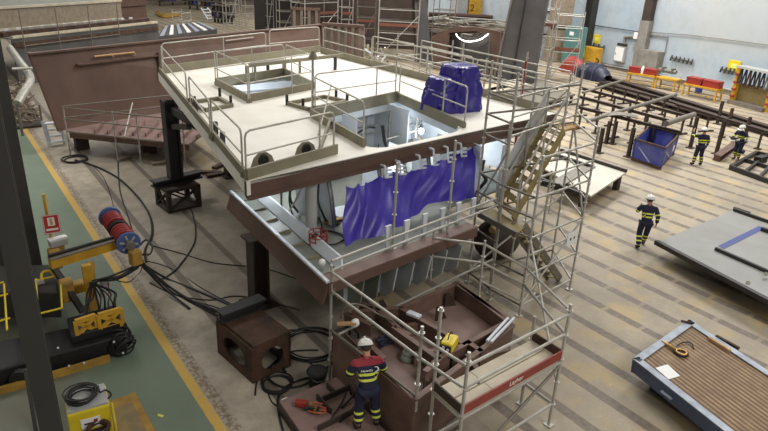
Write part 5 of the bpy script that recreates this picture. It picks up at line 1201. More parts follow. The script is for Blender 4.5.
# flat shelf with stiffeners at the foot
S = [A(72, 132, .95), A(168, 141, .95), A(215, 146, .95), A(225, 122, .95), A(164, 121, .95)]
S = [V((4.1, 26.7, 0)), V((6.6, 24.2, 0)), V((7.6, 23.0, 0)), V((9.6, 25.2, 0)), V((9.2, 28.6, 0)), V((4.1, 27.2, 0))]
MB().slab(S, .88, .94).build('shelf_plate', M['pink'], Bq)
MB().bar(V((4.1, 26.65, .82)), V((7.6, 22.95, .82)), .05, .2).build('shelf_edge', M['brown'], Bq)
for i in range(9):
    a_ = V((4.9, 25.95, 0)).lerp(V((8.1, 23.5, 0)), i / 8); b_ = V((5.5, 27.2, 0)).lerp(V((9.5, 25.6, 0)), i / 8)
    MB().bar(zed(a_, 1.02), zed(b_, 1.02), .05, .16).build('shelf_stiffener', M['pink'], Bq)
for x, y in ((4.6, 27.4), (6.8, 25.6), (8.8, 26.6), (12, 30), (5, 33), (10, 33)): MB().box((x, y, .44), (.5, .5, .88)).build('support_block', M['darkbrown'], Bq)
# inner decks of the block (seen over the wall)
I0 = A(14, 40, 3.3); I1 = A(158, 24, 3.3)
ins = thing('hull_block', 'grey green deck structure with white studs behind brown hull wall', 'hull block', (8, 46, 0))
p0 = A(14, 52, 3.0); p1 = A(163, 38, 3.0); p0 = A(12, 40, 2.6); p1 = A(157, 24, 2.6)
dI = (p1 - p0).normalized(); nI = V((-dI.y, dI.x, 0))
MB().prism([p0 - Z * 2.6, p1 - Z * 2.6, p1, p0], nI * .1).build('front_plate', M['slate'], ins)
u0_ = p0 + nI * 3.2; u1_ = p1 + nI * 3.2
MB().prism([p0, p1, u1_ , u0_], Z * .08).build('lower_deck', M['greengrey'], ins)
MB().bar(p0 + nI * .9 + Z * .2, p1 + nI * .9 + Z * .2, .5, .3).build('red_beam', M['rust'], ins)
MB().bar(p0 - nI * .06 + Z * -.3, p1 - nI * .06 + Z * -.3, .08, .25).build('red_band', M['rust'], ins)
for k_ in (0, 3.2, 6.8): MB().bar(p0 + nI * k_ + Z * .14, p1 + nI * k_ + Z * .14, .2, .14).build('edge_beam', M['board'], ins)
for i in range(14): f = (i + .5) / 14; MB().box(p0.lerp(p1, f) + nI * 2.0 + Z * .2, (.22, .22, .28)).build('stud', M['white'], ins)
MB().prism([u0_ + Z * .1, u1_ + Z * .1, u1_ + Z * 1.3, u0_ + Z * 1.3], nI * .1).build('rear_plate', M['timber'], ins)
w0_ = u0_ + Z * 1.3 ; w1_ = u1_ + Z * 1.3
MB().prism([w0_, w1_, w1_ + nI * 5, w0_ + nI * 5], Z * .08).build('upper_deck', M['greengrey'], ins)
MB().bar(w0_ + Z * .1, w1_ + Z * .1, .25, .14).build('edge_beam', M['board'], ins)
MB().prism([p1 - Z * 2.6, p1, u1_, u1_ - Z * 2.6], dI * .1).build('end_plate', M['slate'], ins)
def rail_frame(par, p, q, n, h, r=.03, m=None, rails=(.5, 1.0)):
    for i in range(n): b_ = p.lerp(q, i / (n - 1)); MB().tube([b_, b_ + Z * h], r, 6).build('post', m or M['galv'], par)
    for f in rails: MB().tube([p + Z * h * f, q + Z * h * f], r * .9, 6).build('rail', m or M['galv'], par)
t = thing('handrail', 'grey tube handrail before grey green deck structure at upper left', 'handrail', p0)
rail_frame(t, p0 - nI * .3 + dI * .5 - Z * 1.0, p0.lerp(p1, .66) - nI * .3 - Z * 1.0, 4, 2.6, .03, M['galvdark'], (.25, .62, 1.0))
bb_ = A(100, 6, 0); t = thing('hull_block', 'distant brown hull block above grey green deck at top left', 'hull block', (18, 74, 0))
MB().prism([A(66, 9, 2.6) - Z * 2.6, A(146, 3.5, 2.6) - Z * 2.6, A(146, 3.5, 2.6) + Z * 3, A(66, 9, 2.6) + Z * 3], V((-.3, 8, 0))).build('block_body', M['brown_wall'], t)
MB().bar(A(66, 9, 2.6) - V((0, .1, 0)), A(146, 3.5, 2.6) - V((0, .1, 0)), .25, .25).build('edge_beam', M['brown'], t)
t = thing('machine_tool', 'dark upright machinery at far top left corner', 'machinery', A(18, 16))
for x, w_, h in ((8, 1.4, 5), (17, 1.0, 6), (24, 1.2, 5), (33, 1.6, 4.4)): c = A(x, 17, .0); MB().box((c.x, c.y + 1, h / 2), (w_, 1.4, h)).build('upright', M['dark'], t)
for x0, y0, x1, y1 in ((34, 2, 52, 13), (50, 0, 70, 10)): MB().bar(A(x0, y0, 3.2), A(x1, y1, 2.8), .3, .2).build('diagonal_beam', M['galvdark'], t)
# staging with white steps at the left
c = A(56, 146); t = thing('step_stairs', 'white metal steps leading up to staging by brown hull block', 'steps', c)
s0_ = A(65, 144); s0l = A(50, 146.5); s1_ = A(59, 120, 1.1); s1l = A(43, 121, 1.1)
for b_, u_ in ((s0_, s1_), (s0l, s1l)): MB().bar(b_ + Z * .05, u_, .06, .16).build('stringer', M['white'], t)
for i in range(4): f = (i + .6) / 4; MB().bar(s0l.lerp(s1l, f), s0_.lerp(s1_, f), .3, .05).build('tread', M['white'], t)
st = thing('staging', 'tube staging with handrails along foot of brown hull block', 'staging', (5, 25.5, 0))
e0 = V((4.0, 26.6, 0)); e1 = V((7.4, 22.9, 0))
for f in (0.0, .42, .62, 1.0): b_ = e0.lerp(e1, f); std(st, b_, 2.0)
for z in (1.0, 1.5, 1.95): led(st, zed(e0, z), zed(e1, z), m=M['galvdark'])
w_ = V((9.0, 27.0, 0))
for z in (1.55, 2.0): led(st, zed(e0, z), zed(w_, z), m=M['galvdark'])
std(st, w_, 2.05, .95); led(st, zed(e0.lerp(e1, .5), 1.05), zed(V((6.6, 26.6, 0)), 1.9), nm='diagonal_brace')
s2 = thing('scrap_bin', 'heap of scrap offcuts behind broad left column near hull block', 'scrap heap', A(35, 118, 0))
b1_ = A(36, 115); 
hp = MB(); rnd = random.Random(3)
for i in range(140):
    f = rnd.random(); c_ = V((3.25, 32.0, 0)).lerp(V((3.5, 39.5, 0)), f) + V((rnd.uniform(-.5, .6), rnd.uniform(-.4, .4), 0)); zz_ = rnd.uniform(.1, 1.2) * (1 - abs(f - .5) * .6)
    d_ = V((rnd.uniform(-1, 1), rnd.uniform(-1, 1), rnd.uniform(-.5, .5))).normalized() * rnd.uniform(.2, .55)
    hp.bar(c_ + Z * zz_ - d_ * .5, c_ + Z * zz_ + d_ * .5, rnd.uniform(.04, .12), rnd.uniform(.02, .08))
o_ = hp.build('offcuts', M['timber'], s2); o_['kind'] = 'stuff'
MB().slab([(2.7, 31.6), (3.85, 31.6), (4.1, 40), (2.9, 40)], .0, .1).build('tray', M['darkbrown'], s2)
for x, y in ((2.75, 31.7), (3.8, 31.7), (4.05, 39.9), (2.95, 39.9)): MB().box((x, y, .5), (.08, .08, 1.0)).build('corner_post', M['galvdark'], s2)
t = thing('exhaust_hose', 'thick pale bent ventilation pipe beside broad left column', 'pipe', A(20, 95, 1.5))
MB().tube(spline([A(10, 48, 2.6), A(20, 62, 2.4), (A(29, 74, 2.1)), A(30, 82, 1.9), A(24, 92, 1.7), A(17, 104, 1.4)]), .18, 10).build('duct', M['galv'], t, True)
MB().tube([A(12, 69, 2.4), A(37, 68, 2.4)], .07, 6).build('stay_bar', M['galv'], t)
MB().tube([A(17, 104, 1.4), V((A(17, 104, 1.4).x, A(17, 104, 1.4).y, 0))], .06, 6).build('foot', M['galvdark'], t)
# dark underside clutter beneath the hull block
for i, (px, py) in enumerate(((118, 160), (131, 157), (152, 164), (162, 160))):
    a_ = A(px, py, .06); tag(MB().bar(a_, a_ + V((.75, .35 - .2 * i, 0)), .2, .1).build('timber_baulk', M['timber'], None), ['left grey timber baulk on floor below staging', 'second grey timber baulk on floor below staging', 'third grey timber baulk near dark support leg', 'right grey timber baulk near dark support leg'][i], 'timber')
for i, (px, py) in enumerate(((196, 172), (207, 176), (214, 168))):
    a_ = A(px, py, .06); tag(MB().bar(a_, a_ + V((.8, .5 * (i - 1), 0)), .22, .1).build('timber_baulk', M['rust'], None), ['brown baulk on floor nearest dark support leg under deck edge', 'middle brown baulk on floor under deck edge', 'farthest brown baulk on floor under deck edge'][i], 'timber')
# ------------------------------------------------------------------ far part of the hall
def tower(px0, px1, py, h, label, levels, depth=1.2, m='galv', boards=(), py1=None, r=.04):
    p = A(px0, py); q = A(px1, py1 if py1 is not None else py); d = (q - p).normalized(); n = V((-d.y, d.x, 0)) * depth
    t = thing('scaffold_tower', label, 'scaffold', ((p + q) / 2 + n / 2).to_tuple())
    cs = [p, q, q + n, p + n]
    for c_ in cs: MB().tube([c_, c_ + Z * h], r, 6).build('standard', M[m], t)
    for k_ in range(levels):
        z = h * (k_ + .6) / levels
        for a_, b_ in ((0, 1), (1, 2), (2, 3), (3, 0)): MB().tube([cs[a_] + Z * z, cs[b_] + Z * z], r * .8, 6).build('ledger', M[m], t)
    MB().tube([cs[0] + Z * .3, cs[1] + Z * h * .6], r * .8, 6).build('diagonal_brace', M[m], t)
    for f in boards:
        MB().prism([c_ + Z * h * f for c_ in cs], (0, 0, .08)).build('board', M['rust'], t); MB().bar(cs[0] + Z * (h * f + .14), cs[1] + Z * (h * f + .14), .04, .22).build('toe_board', M['toefar'], t)
    return t
tower(227, 240, 31, 6, 'leftmost distant scaffold tower beyond bright floor', 6, 2)
tower(246, 262, 29, 6, 'distant scaffold tower, second from bright floor', 7, 2)
tower(268, 274, 36, 7, 'narrow distant scaffold tower before dark hull', 6, 1.2)
tower(280, 301, 40, 7, 'distant scaffold tower left of ribbed brown plate', 7, 1.5, 'galv', (.6,))
tower(305, 337, 54, 5.6, 'scaffold with red toe board before dark hull behind deck', 5, 1.6, 'galv', (.3, .55, .85), 50)
tower(341, 352, 50, 6, 'thin scaffold tower right of red toe board scaffold', 6, 1.2, 'galv', (.5,))
tower(356, 374, 55, 6, 'scaffold tower behind rear right deck corner', 7, 1.2, 'galvdark', (.45, .75), 56)
tower(377, 416, 62, 6.2, 'scaffold tower with boards left of leaning dark column', 7, 1.4, 'galv', (.45, .8), 64)
tower(430, 446, 58, 5.2, 'scaffold frame between leaning column and brown hull box', 6, 1.2, 'galvdark', (), 60)
tower(497, 516, 78, 2.6, 'low scaffold frame at foot of slate hull slab', 4, 1.0, 'galv', (), 82)
tower(520, 545, 80, 6.3, 'tall scaffold tower with red boards before slate hull slab', 7, 1.6, 'galv', (.62,), 83, .035)
tower(549, 574, 82, 5.0, 'scaffold tower with red boards left of teal cabinet', 6, 1.6, 'galv', (.45,), 84, .035)
# dark hulls
def hull(poly, z0, z1, m, label, thick, name='hull_block', ribs=0, ribm='galvdark'):
    P = [A(*p) for p in poly]; c = sum(P, V((0, 0, 0))) / len(P)
    t = thing(name, label, 'hull block', c)
    p, q = P; d = (q - p).normalized(); n = V((-d.y, d.x, 0))
    MB().prism([p + Z * z0, q + Z * z0, q + Z * z1, p + Z * z1], n * thick).build('shell_plate', M[m], t)
    for i in range(ribs):
        f = (i + .5) / ribs; b_ = p.lerp(q, f) - n * .12; MB().bar(b_ + Z * z0, b_ + Z * z1, .24, .2, n).build('rib', M[ribm], t)
    MB().bar(p + Z * z1, q + Z * z1, .5, .2).build('top_flange', M['brown'], t)
    return t
hull([(255, 34), (330, 40)], 0, 4.2, 'dark', 'dark distant hull behind scaffolds above brown wall', 3)
hull([(300, 45), (425, 50)], 0, 7.5, 'darkbrown', 'tall dark brown hull behind scaffolds right of brown wall', 4)
hull([(322, 62), (363, 65)], 0.0, 2.9, 'pink', 'brown hull piece with grey ribs behind rear deck corner', .3, 'ribbed_plate', 6)
hull([(291, 53), (320, 54)], 0.0, 3.6, 'brown', 'small brown ribbed plate standing left of larger ribbed plate', .3, 'ribbed_plate', 4)
for f, (x, y) in enumerate(((300, 46), (425, 51))):
    pass
t = thing('machinery', 'pale tangled machine parts behind right deck edge rail', 'machinery', A(376, 68))
for i in range(26):
    c = A(366 + random.random() * 22, 66 + random.random() * 5, .1) + Z * random.random() * 1.6; d_ = V((random.uniform(-1, 1), random.uniform(-1, 1), random.uniform(-1, 1))) * .3
    MB().bar(c - d_, c + d_, .12, .1).build('machine_part', M[random.choice(('galv', 'galvdark', 'olive', 'white'))], t)
hull([(428, 39), (490, 42)], 0, 2.6, 'darkbrown', 'dark brown hull behind heap of tubes at top centre', 2)
# leaning dark column
def slab_up(base, top, thick, m, label, name, cat, zt_):
    (x0, y0), (x1, y1) = base; a_ = A(x0, y0); b_ = A(x1, y1); d = (b_ - a_).normalized(); n = V((-d.y, d.x, 0))
    t = thing(name, label, cat, ((a_ + b_) / 2).to_tuple())
    c0 = on(*top[0], a_, n); c1 = on(*top[1], b_, n)
    MB().prism([a_, b_, c1, c0], n * thick).build('plate', m, t)
    MB().bar(a_ - n * .06, c0 - n * .06, .12, .2, n).build('edge_flange', M['galvdark'], t)
    return t, a_, b_, c0, c1, n
slab_up(((417, 62), (432, 62)), ((414, -30), (424, -30)), .8, M['slate'], 'leaning dark column behind right deck edge', 'steel_column', 'column', 6)
t, a_, b_, c0, c1, n = slab_up(((493, 84), (533, 89)), ((519, -30), (553, -30)), .5, M['slate'], 'large leaning slate grey hull slab left of tall scaffold tower', 'hull_slab', 'hull slab', 6)
MB().bar(a_.lerp(b_, .45) - n * .1, c0.lerp(c1, .35) - n * .1, .08, .2, n).build('stiffener', M['dark'], t)
# brown hull box with opening and light string
p = A(433, 69); q = A(499, 80); d = (q - p).normalized(); n = V((-d.y, d.x, 0)); 
def F(px, py, o=0.0): return on(px, py, p - n * o, n)
t = thing('hull_box', 'brown hull box with dark opening and lit string of lights', 'hull block', ((p + q) / 2).to_tuple())
ring = [(432, 36), (447, 30), (455, 27), (476, 27), (497, 31), (500, 32), (499, 80), (433, 69)]; hole = [(448, 33), (474, 31), (490, 34), (493, 72), (447, 66)]
dd_ = lambda P: V(((P - p).dot(d), P.z, 0))
b = holed([dd_(F(*k_)) for k_ in ring], [[dd_(F(*k_)) for k_ in hole]], 0, .25); b.v = [tuple(p + d * x + Z * y + n * z) for x, y, z in b.v]; b.build('front_plate', M['brown'], t)
MB().prism([F(436, 38) + n * 1.3, F(498, 34) + n * 1.3, q + n * 1.3, p + n * 1.3], n * .1).build('back_plate', M['slate'], t)
MB().prism([F(*k_) + n * .25 for k_ in ((432, 36), (455, 27), (500, 32))] + [F(500, 32) + n * 4, F(432, 36) + n * 4], (0, 0, .06)).build('roof_plate', M['darkbrown'], t)
MB().prism([p + n * .25, p + n * 4, F(432, 36) + n * 4, F(432, 36) + n * .25], d * .06).build('side_plate', M['darkbrown'], t)
tag(MB().tube(spline([F(456, 34, -.9), F(459, 38, -.9), F(465, 41, -.9), F(472, 41.5, -.9), F(480, 39.5, -.9), (F(485, 36.5, -.9)), F(489.5, 32.5, -.9)]), .026, 8).build('light_string', M['string'], None, True), 'curved string of lights glowing in dark opening of brown hull box', 'light string')
for x, lab in ((461, 'left thin pole before dark opening of brown hull box'), (489, 'right thin pole before dark opening of brown hull box')):
    g_ = F(x, 64, .5); tag(MB().tube([(g_.x, g_.y, 0), F(x + .6, 34, .5)], .035, 6).build('pole', M['galvdark'], None), lab, 'pole')
# tube scrap, crane column, cabinets at the top
tb = thing('tube_stack', 'heap of brown and pale tubes above brown hull box', 'tube heap', A(466, 40))
rnd = random.Random(5); hp = MB(); hp2 = MB()
p0_ = A(430, 42); q0_ = A(500, 46)
for i in range(80):
    f = rnd.random(); c = p0_.lerp(q0_, f) + V((rnd.uniform(-1, 1), rnd.uniform(-2.5, .2), rnd.uniform(.9, 2.6))); d_ = ((q0_ - p0_).normalized() * rnd.uniform(.5, 1) + V((rnd.uniform(-.5, .5), rnd.uniform(-.5, .5), rnd.uniform(-.15, .15)))) * rnd.uniform(.8, 2)
    (hp if i % 2 else hp2).tube([c - d_, c + d_], rnd.uniform(.04, .09), 5)
hp.build('brown_tubes', M['timber'], tb)['kind'] = 'stuff'; hp2.build('pale_tubes', M['galv'], tb)['kind'] = 'stuff'
MB().bar(p0_ + Z * .6, q0_ + Z * .6, 2.4, 1.2).build('rack', M['darkbrown'], tb)
def block_at(px0, px1, pyb, pyt, depth, m, label, name, cat, extra=None):
    a_ = A(px0, pyb); b_ = A(px1, pyb); h_ = topz((a_ + b_) / 2, (px0 + px1) / 2, pyt); d = (b_ - a_).normalized(); n = V((-d.y, d.x, 0))
    t = thing(name, label, cat, ((a_ + b_) / 2).to_tuple()); MB().prism([a_, b_, b_ + n * depth, a_ + n * depth], (0, 0, h_)).build('body', M[m], t, bevel=.05)
    MB().bar(a_ + Z * h_ * .5 - n * .03, b_ + Z * h_ * .5 - n * .03, .06, h_ * .06).build('panel_seam', M['dark'], t)
    MB().bar(a_ + Z * h_ * .98, b_ + Z * h_ * .98, .2, .1).build('top_edge', M['dark'], t)
    return t, a_, b_, h_, n
t, a_, b_, h_, n = block_at(466, 481, 38, -8, 1.5, 'yellow', 'yellow machine cabinet with dark 2 at top centre', 'machine_cabinet', 'cabinet')
text_mesh('2', 1.0, 'cabinet_number', M['dark'], t, Matrix(((b_ - a_).normalized(), Z, -n)).transposed(), a_.lerp(b_, .22) + Z * topz(a_, 468, 8) - n * .06)
block_at(454, 465, 38, -6, 1.5, 'greybox', 'grey machine cabinet left of yellow cabinet at top centre', 'machine_cabinet', 'cabinet')
block_at(491, 500, 38, 4, 1.0, 'whitegrey', 'pale grey cabinet right of yellow cabinet at top centre', 'machine_cabinet', 'cabinet')
block_at(546, 566, 62, -10, .6, 'timber', 'pale beige pillar behind tall scaffold tower', 'pillar', 'pillar')
block_at(526, 546, 58, 10, .8, 'white', 'white cabinet seen behind tall scaffold tower', 'cabinet', 'cabinet')
# low pallet of strips and clutter on the bright floor
Pp = [A(157, 36, .9), A(217, 28.5, .9), A(200, 22, .9), A(164, 26, .9)]; c = sum(Pp, V((0, 0, 0))) / 4
t = thing('plate_pallet', 'dark low pallet with pale strips on bright floor at upper left', 'pallet', (c.x, c.y, 0))
MB().slab(Pp, .0, .85).build('base', M['slate'], t)
for i in range(7): f = (i + .3) / 7; g_ = (i + .75) / 7; MB().slab([Pp[0].lerp(Pp[1], f), Pp[0].lerp(Pp[1], g_), Pp[3].lerp(Pp[2], g_), Pp[3].lerp(Pp[2], f)], .85, .93).build('strip', M['paper' if i % 2 else 'palebluesteel'], t)
c = A(169, 13); t = thing('lifting_sling', 'yellow low frame lying on bright floor at upper left', 'frame', c)
for k_ in range(3): MB().tube(spline([A(157, 12 + k_, .16), A(164, 15 + k_, .16), A(172, 14 + k_, .16), A(178, 13 + k_, .16)]), .16, 6).build('tube', M['yellowdull'], t, True)
a_ = A(208, 20); b_ = A(217, 19.5); L0 = on(208, 20, a_, (-.5, -1, 0)); 
t = thing('step_ladder', 'white step ladder on bright floor before distant scaffolds', 'ladder', a_)
top0 = vert(a_, 211, 9) + V((-.3, 1.2, 0)); top1 = top0 + (b_ - a_) * .7
for x, y in ((a_, top0), (b_, top1)): MB().bar(x + Z * .03, y, .14, .1).build('stringer', M['white'], t)
for i in range(4): f = (i + .5) / 4; MB().bar(a_.lerp(top0, f), b_.lerp(top1, f), .4, .07).build('tread', M['white'], t)
tower(183, 192, 34, 2.2, 'low scaffold frame left of dark pallet on bright floor', 3, 1.2, 'galv', (), 33)
for i, (x0, y0, x1, y1) in enumerate(((160, 6, 220, 3), (190, 9, 228, 12), (215, 22, 232, 24))):
    p_ = A(x0, y0); q_ = A(x1, y1); t = thing('store_rack', ['long dark store rack at top left beyond bright floor', 'dark rack row left of distant scaffold towers', 'small dark rack beside white step ladder'][i], 'rack', ((p_ + q_) / 2).to_tuple())
    for k_ in range(6): f = k_ / 5; b_ = p_.lerp(q_, f); MB().box(b_ + Z * 1.0, (.2, .2, 2.0)).build('upright', M['dark'], t)
    for z in (.5, 1.2, 1.9): MB().bar(p_ + Z * z, q_ + Z * z, .9, .12).build('shelf', M['galvdark'], t)
    for k_ in range(9): b_ = p_.lerp(q_, (k_ + .5) / 9); MB().box(b_ + Z * .9, (.7, .7, .5)).build('stored_box', M[('dark', 'bluepaint', 'timber', 'rust')[k_ % 4]], t)
tag(MB().prism([A(452, 62, .35) + V((0, 0, 1.4)), A(472, 62, .35) + Z * 1.4, A(472, 62, .35) + V((0, -.05, 1.4)), A(452, 62, .35) + V((0, -.05, 1.4))], (0, 0, .01)).build('shelf_strip', M['timber'], None), 'thin grey strip before brown hull box', 'strip') if False else None
for i, (x0, y0, x1, y1, z) in enumerate(((478, 100, 520, 90, .5), (482, 92, 530, 84, .5), (520, 96, 560, 86, .6), (530, 106, 575, 94, .6))):
    p_ = A(x0, y0, z); q_ = A(x1, y1, z); t = thing('work_platform', ['pale low work frame right of covered machine, nearest', 'pale low work frame right of covered machine, farther back', 'low work frame behind stair tower top, left', 'low work frame behind stair tower top, right'][i], 'frame', ((p_ + q_) / 2 * 1).to_tuple()[:2] + (0,))
    n_ = V((0, 1.6, 0)); MB().slab([p_, q_, q_ + n_, p_ + n_], z - .1, z).build('top_plate', M['board' if i < 2 else 'galvdark'], t)
    for b_ in (p_, q_, q_ + n_, p_ + n_): c_ = b_.lerp((p_ + q_ + n_) / 2, .1); MB().box((c_.x, c_.y, (z - .1) / 2), (.14, .14, z - .1)).build('leg', M['darkbrown'], t)
# scaffold standing along the right side of the ship block
t = thing('side_scaffold', 'tube scaffold along right side of ship block behind stair tower', 'scaffold', (15.8, 15, 0))
rowA = [V((15.3, 12.6 + 1.9 * i, 0)) for i in range(5)]; rowB = [p_ + V((1.3, .1, 0)) for p_ in rowA]
for i, (a_, b_) in enumerate(zip(rowA, rowB)):
    std(t, a_, (5.4, 5.0, 5.3, 4.9, 5.2)[i]); std(t, b_, (4.8, 5.2, 4.7, 5.1, 4.8)[i])
    for z in (2.0, 3.3, 4.3): led(t, zed(a_, z), zed(b_, z))
for row in (rowA, rowB):
    for z in (2.0, 3.4, 3.9, 4.4, 4.85):
        for a_, b_ in zip(row, row[1:]): led(t, zed(a_, z), zed(b_, z), m=M['galvdark'] if z in (3.9, 2.0) else None)
for i in (0, 2): led(t, zed(rowA[i], 2.2), zed(rowA[i + 1], 4.3), nm='diagonal_brace'); led(t, zed(rowB[i + 1], 2.2), zed(rowB[i], 4.3), nm='diagonal_brace')
for a_, b_, c_, d_ in zip(rowA, rowA[1:], rowB[1:], rowB): MB().slab([a_.lerp(d_, .08), b_.lerp(c_, .08), b_.lerp(c_, .9), a_.lerp(d_, .9)], 3.3, 3.36).build('board', M['board'], t)
pr_ = V((16.0, 14.1, 0)); tag(MB().tube([(pr_.x, pr_.y, 0), (pr_.x, pr_.y, 5.0)], .035, 8).build('pole', M['red'], None, True), 'red upright pole standing in scaffold beside cream deck', 'pole')
# ------------------------------------------------------------------ people
def skin_obj(name, vs, es, rad, m, parent, sub=2, root=0, mats=None, attr=None):
    me = bpy.data.meshes.new(name); me.from_pydata([tuple(v) for v in vs], es, [])
    o = bpy.data.objects.new(name, me); COL.objects.link(o)
    sk = o.modifiers.new('skin', 'SKIN'); sk.use_smooth_shade = True; sk.branch_smoothing = .4
    sv = me.skin_vertices[0].data if me.skin_vertices else None
    if sv is None:
        bm = bmesh.new(); bm.from_mesh(me); bm.verts.layers.skin.verify(); bm.to_mesh(me); bm.free(); sv = me.skin_vertices[0].data
    for i, r in enumerate(rad): sv[i].radius = r if isinstance(r, (tuple, list)) else (r, r)
    for i in range(len(rad)): sv[i].use_root = (i == root)
    ss = o.modifiers.new('sub', 'SUBSURF'); ss.levels = sub; ss.render_levels = sub
    bpy.context.view_layer.update()
    res = bpy.data.meshes.new_from_object(o.evaluated_get(bpy.context.evaluated_depsgraph_get()))
    bpy.data.objects.remove(o); bpy.data.meshes.remove(me)
    res.name = name
    for p_ in res.polygons: p_.use_smooth = True
    res.materials.clear(); res.materials.append(m)
    if attr:
        a_ = res.attributes.new('band', 'FLOAT', 'POINT'); b_ = res.attributes.new('yoke', 'FLOAT', 'POINT')
        for i, v in enumerate(res.vertices): a_.data[i].value, b_.data[i].value = attr(v.co)
    o = bpy.data.objects.new(name, res); COL.objects.link(o); o.parent = parent
    return o
def cloth_mat(name, yoke=None):
    m = mat(name, (36, 40, 64), .85, c2=(26, 29, 48), scale=9, bump=.3); g = N_(m); nt = m.node_tree; b = nt.nodes['Principled BSDF']
    src = b.inputs['Base Color'].links[0].from_socket
    at1 = nt.nodes.new('ShaderNodeAttribute'); at1.attribute_name = 'band'; at2 = nt.nodes.new('ShaderNodeAttribute'); at2.attribute_name = 'yoke'
    c = src
    if yoke: c = g.mix(g.math('GREATER_THAN', at2.outputs['Fac'], 0.0), c, rgb(yoke))
    c = g.mix(g.math('GREATER_THAN', at1.outputs['Fac'], 0.0), c, rgb((226, 234, 96)))
    nt.links.new(c, b.inputs['Base Color']); return m
CL = {0: cloth_mat('navy_workwear_with_bands'), 1: cloth_mat('navy_workwear_red_yoke', (150, 52, 60))}
def segd(P, a, b):
    ab = b - a; t = max(0, min(1, (P - a).dot(ab) / ab.length_squared)); return (P - (a + ab * t)).length, t * ab.length, ab.length
def person(label, loc, rz, J, yoke=0, gloves='skin', emblem=False, head=(0, 0)):
    """J: joints in metres, x right, y ahead, z up"""
    t = thing('person', label, 'person', loc, rz)
    D = dict(pel=(0, 0, .96), wai=(0, .0, 1.10), che=(0, .01, 1.32), nek=(0, .01, 1.49), hed=(0, .03, 1.64),
             hpl=(-.1, 0, .91), hpr=(.1, 0, .91), knl=(-.11, .02, .5), knr=(.11, .02, .5), anl=(-.12, -.02, .1), anr=(.12, -.02, .1), tol=(-.15, .16, .04), tor=(.15, .16, .04),
             shl=(-.19, 0, 1.43), shr=(.19, 0, 1.43), ell=(-.25, -.02, 1.15), elr=(.25, -.02, 1.15), wrl=(-.26, .08, .91), wrr=(.26, .08, .91))
    D.update(J); j = {k_: V(v) for k_, v in D.items()}
    hdir = (j['hed'] - j['nek']).normalized()
    vs = [j['pel'], j['wai'], j['che'], j['nek'], j['hed'] - hdir * .06, j['hed'] + hdir * .04, j['hed'] + hdir * .1]
    rd = [(.105, .08), (.1, .07), (.1, .06), .048, (.07, .082), (.078, .092), (.055, .065)]
    es = [(0, 1), (1, 2), (2, 3), (3, 4), (4, 5), (5, 6)]
    def add(p, r, par_): vs.append(V(p)); rd.append(r); es.append((par_, len(vs) - 1)); return len(vs) - 1
    fw = V((math.sin(head[0]), math.cos(head[0]), head[1])).normalized()
    add(j['hed'] + fw * .098 - hdir * .015, .014, 4)                         # nose
    sd = fw.cross(hdir).normalized()
    for s in (-1, 1): add(j['hed'] + sd * .085 * s - hdir * .01, .016, 4)     # ears
    for s, q in (('l', -1), ('r', 1)):
        a_ = add(j['hp' + s], .09, 0); a_ = add(j['kn' + s], .058, a_); a_ = add(j['an' + s], .04, a_); add(j['to' + s], .035, a_)
        a_ = add(j['sh' + s], .045, 2); a_ = add(j['el' + s], .043, a_); w_ = add(j['wr' + s], (.03, .025), a_)
        f = (j['wr' + s] - j['el' + s]).normalized(); inw = V((-q, .0, 0)); nrm = (inw - f * inw.dot(f)).normalized(); wid = f.cross(nrm).normalized()
        if wid.y < 0: wid = -wid
        pm = add(j['wr' + s] + f * .055, (.036, .018), w_)
        for i, (o_, L) in enumerate(((.03, .036), (.01, .042), (-.01, .039), (-.029, .03))):
            k0 = add(j['wr' + s] + f * .098 + wid * o_, .0095, pm); k1 = add(vs[k0] + f * L + nrm * .012, .009, k0); add(vs[k1] + f * L * .5 + nrm * .028, .008, k1)
        k0 = add(j['wr' + s] + f * .045 + wid * .042 + nrm * .006, .011, pm); add(vs[k0] + f * .04 + wid * .014 + nrm * .014, .0095, k0)
    skin_obj('body', vs, es, rd, M['skin'], t, 2)
    # clothes
    def bands(seglist):
        def fn_(P):
            best = None
            for a_, b_, bs, w_ in seglist:
                d_, tt, L = segd(P, j[a_], j[b_]); d_ /= w_
                if best is None or d_ < best[0]: best = (d_, tt, bs)
            v = -1.0
            for c_, hw in best[2]: v = max(v, hw - abs(best[1] - c_))
            return v, (P.z - (j['nek'].z - .10)) if yoke else -1.0
        return fn_
    vs = []; rd = []; es = []
    def A2(p, r, par_=None):
        vs.append(V(p)); rd.append(r)
        if par_ is not None: es.append((par_, len(vs) - 1))
        return len(vs) - 1
    a0 = A2(j['wai'], (.165, .125)); A2(j['pel'] + V((0, 0, -.06)), (.175, .135), a0); c_ = A2(j['che'], (.2, .15), a0); n_ = A2(j['nek'] - V((0, 0, .045)), (.1, .085), c_); A2(j['nek'] + V((0, 0, .02)), (.068, .068), n_)
    for s in 'lr':
        q_ = A2(j['sh' + s], .088, c_); q_ = A2(j['el' + s], .067, q_); A2(j['wr' + s] - (j['wr' + s] - j['el' + s]).normalized() * .01, .05, q_)
    W_ = (j['che'] - j['wai']).length
    jb = [('pel', 'che', [(.15, .026), (.26, .026)], 2.6), ('che', 'nek', [], 2.6)]
    for s in 'lr':
        L = (j['wr' + s] - j['el' + s]).length; jb += [('sh' + s, 'el' + s, [((j['el' + s] - j['sh' + s]).length * .8, .022)], 1), ('el' + s, 'wr' + s, [(L * .25, .022)], 1)]
    jk = skin_obj('jacket', vs, es, rd, CL[yoke], t, 3, 0, None, bands(jb))
    vs = []; rd = []; es = []
    a0 = A2(j['pel'], (.15, .125))
    for s in 'lr':
        q_ = A2(j['hp' + s] - V((0, 0, .04)), .108, a0); q_ = A2(j['kn' + s], .084, q_); A2(j['an' + s] + V((0, 0, .03)), .076, q_)
    tb_ = [('pel', 'wai', [], 1)]
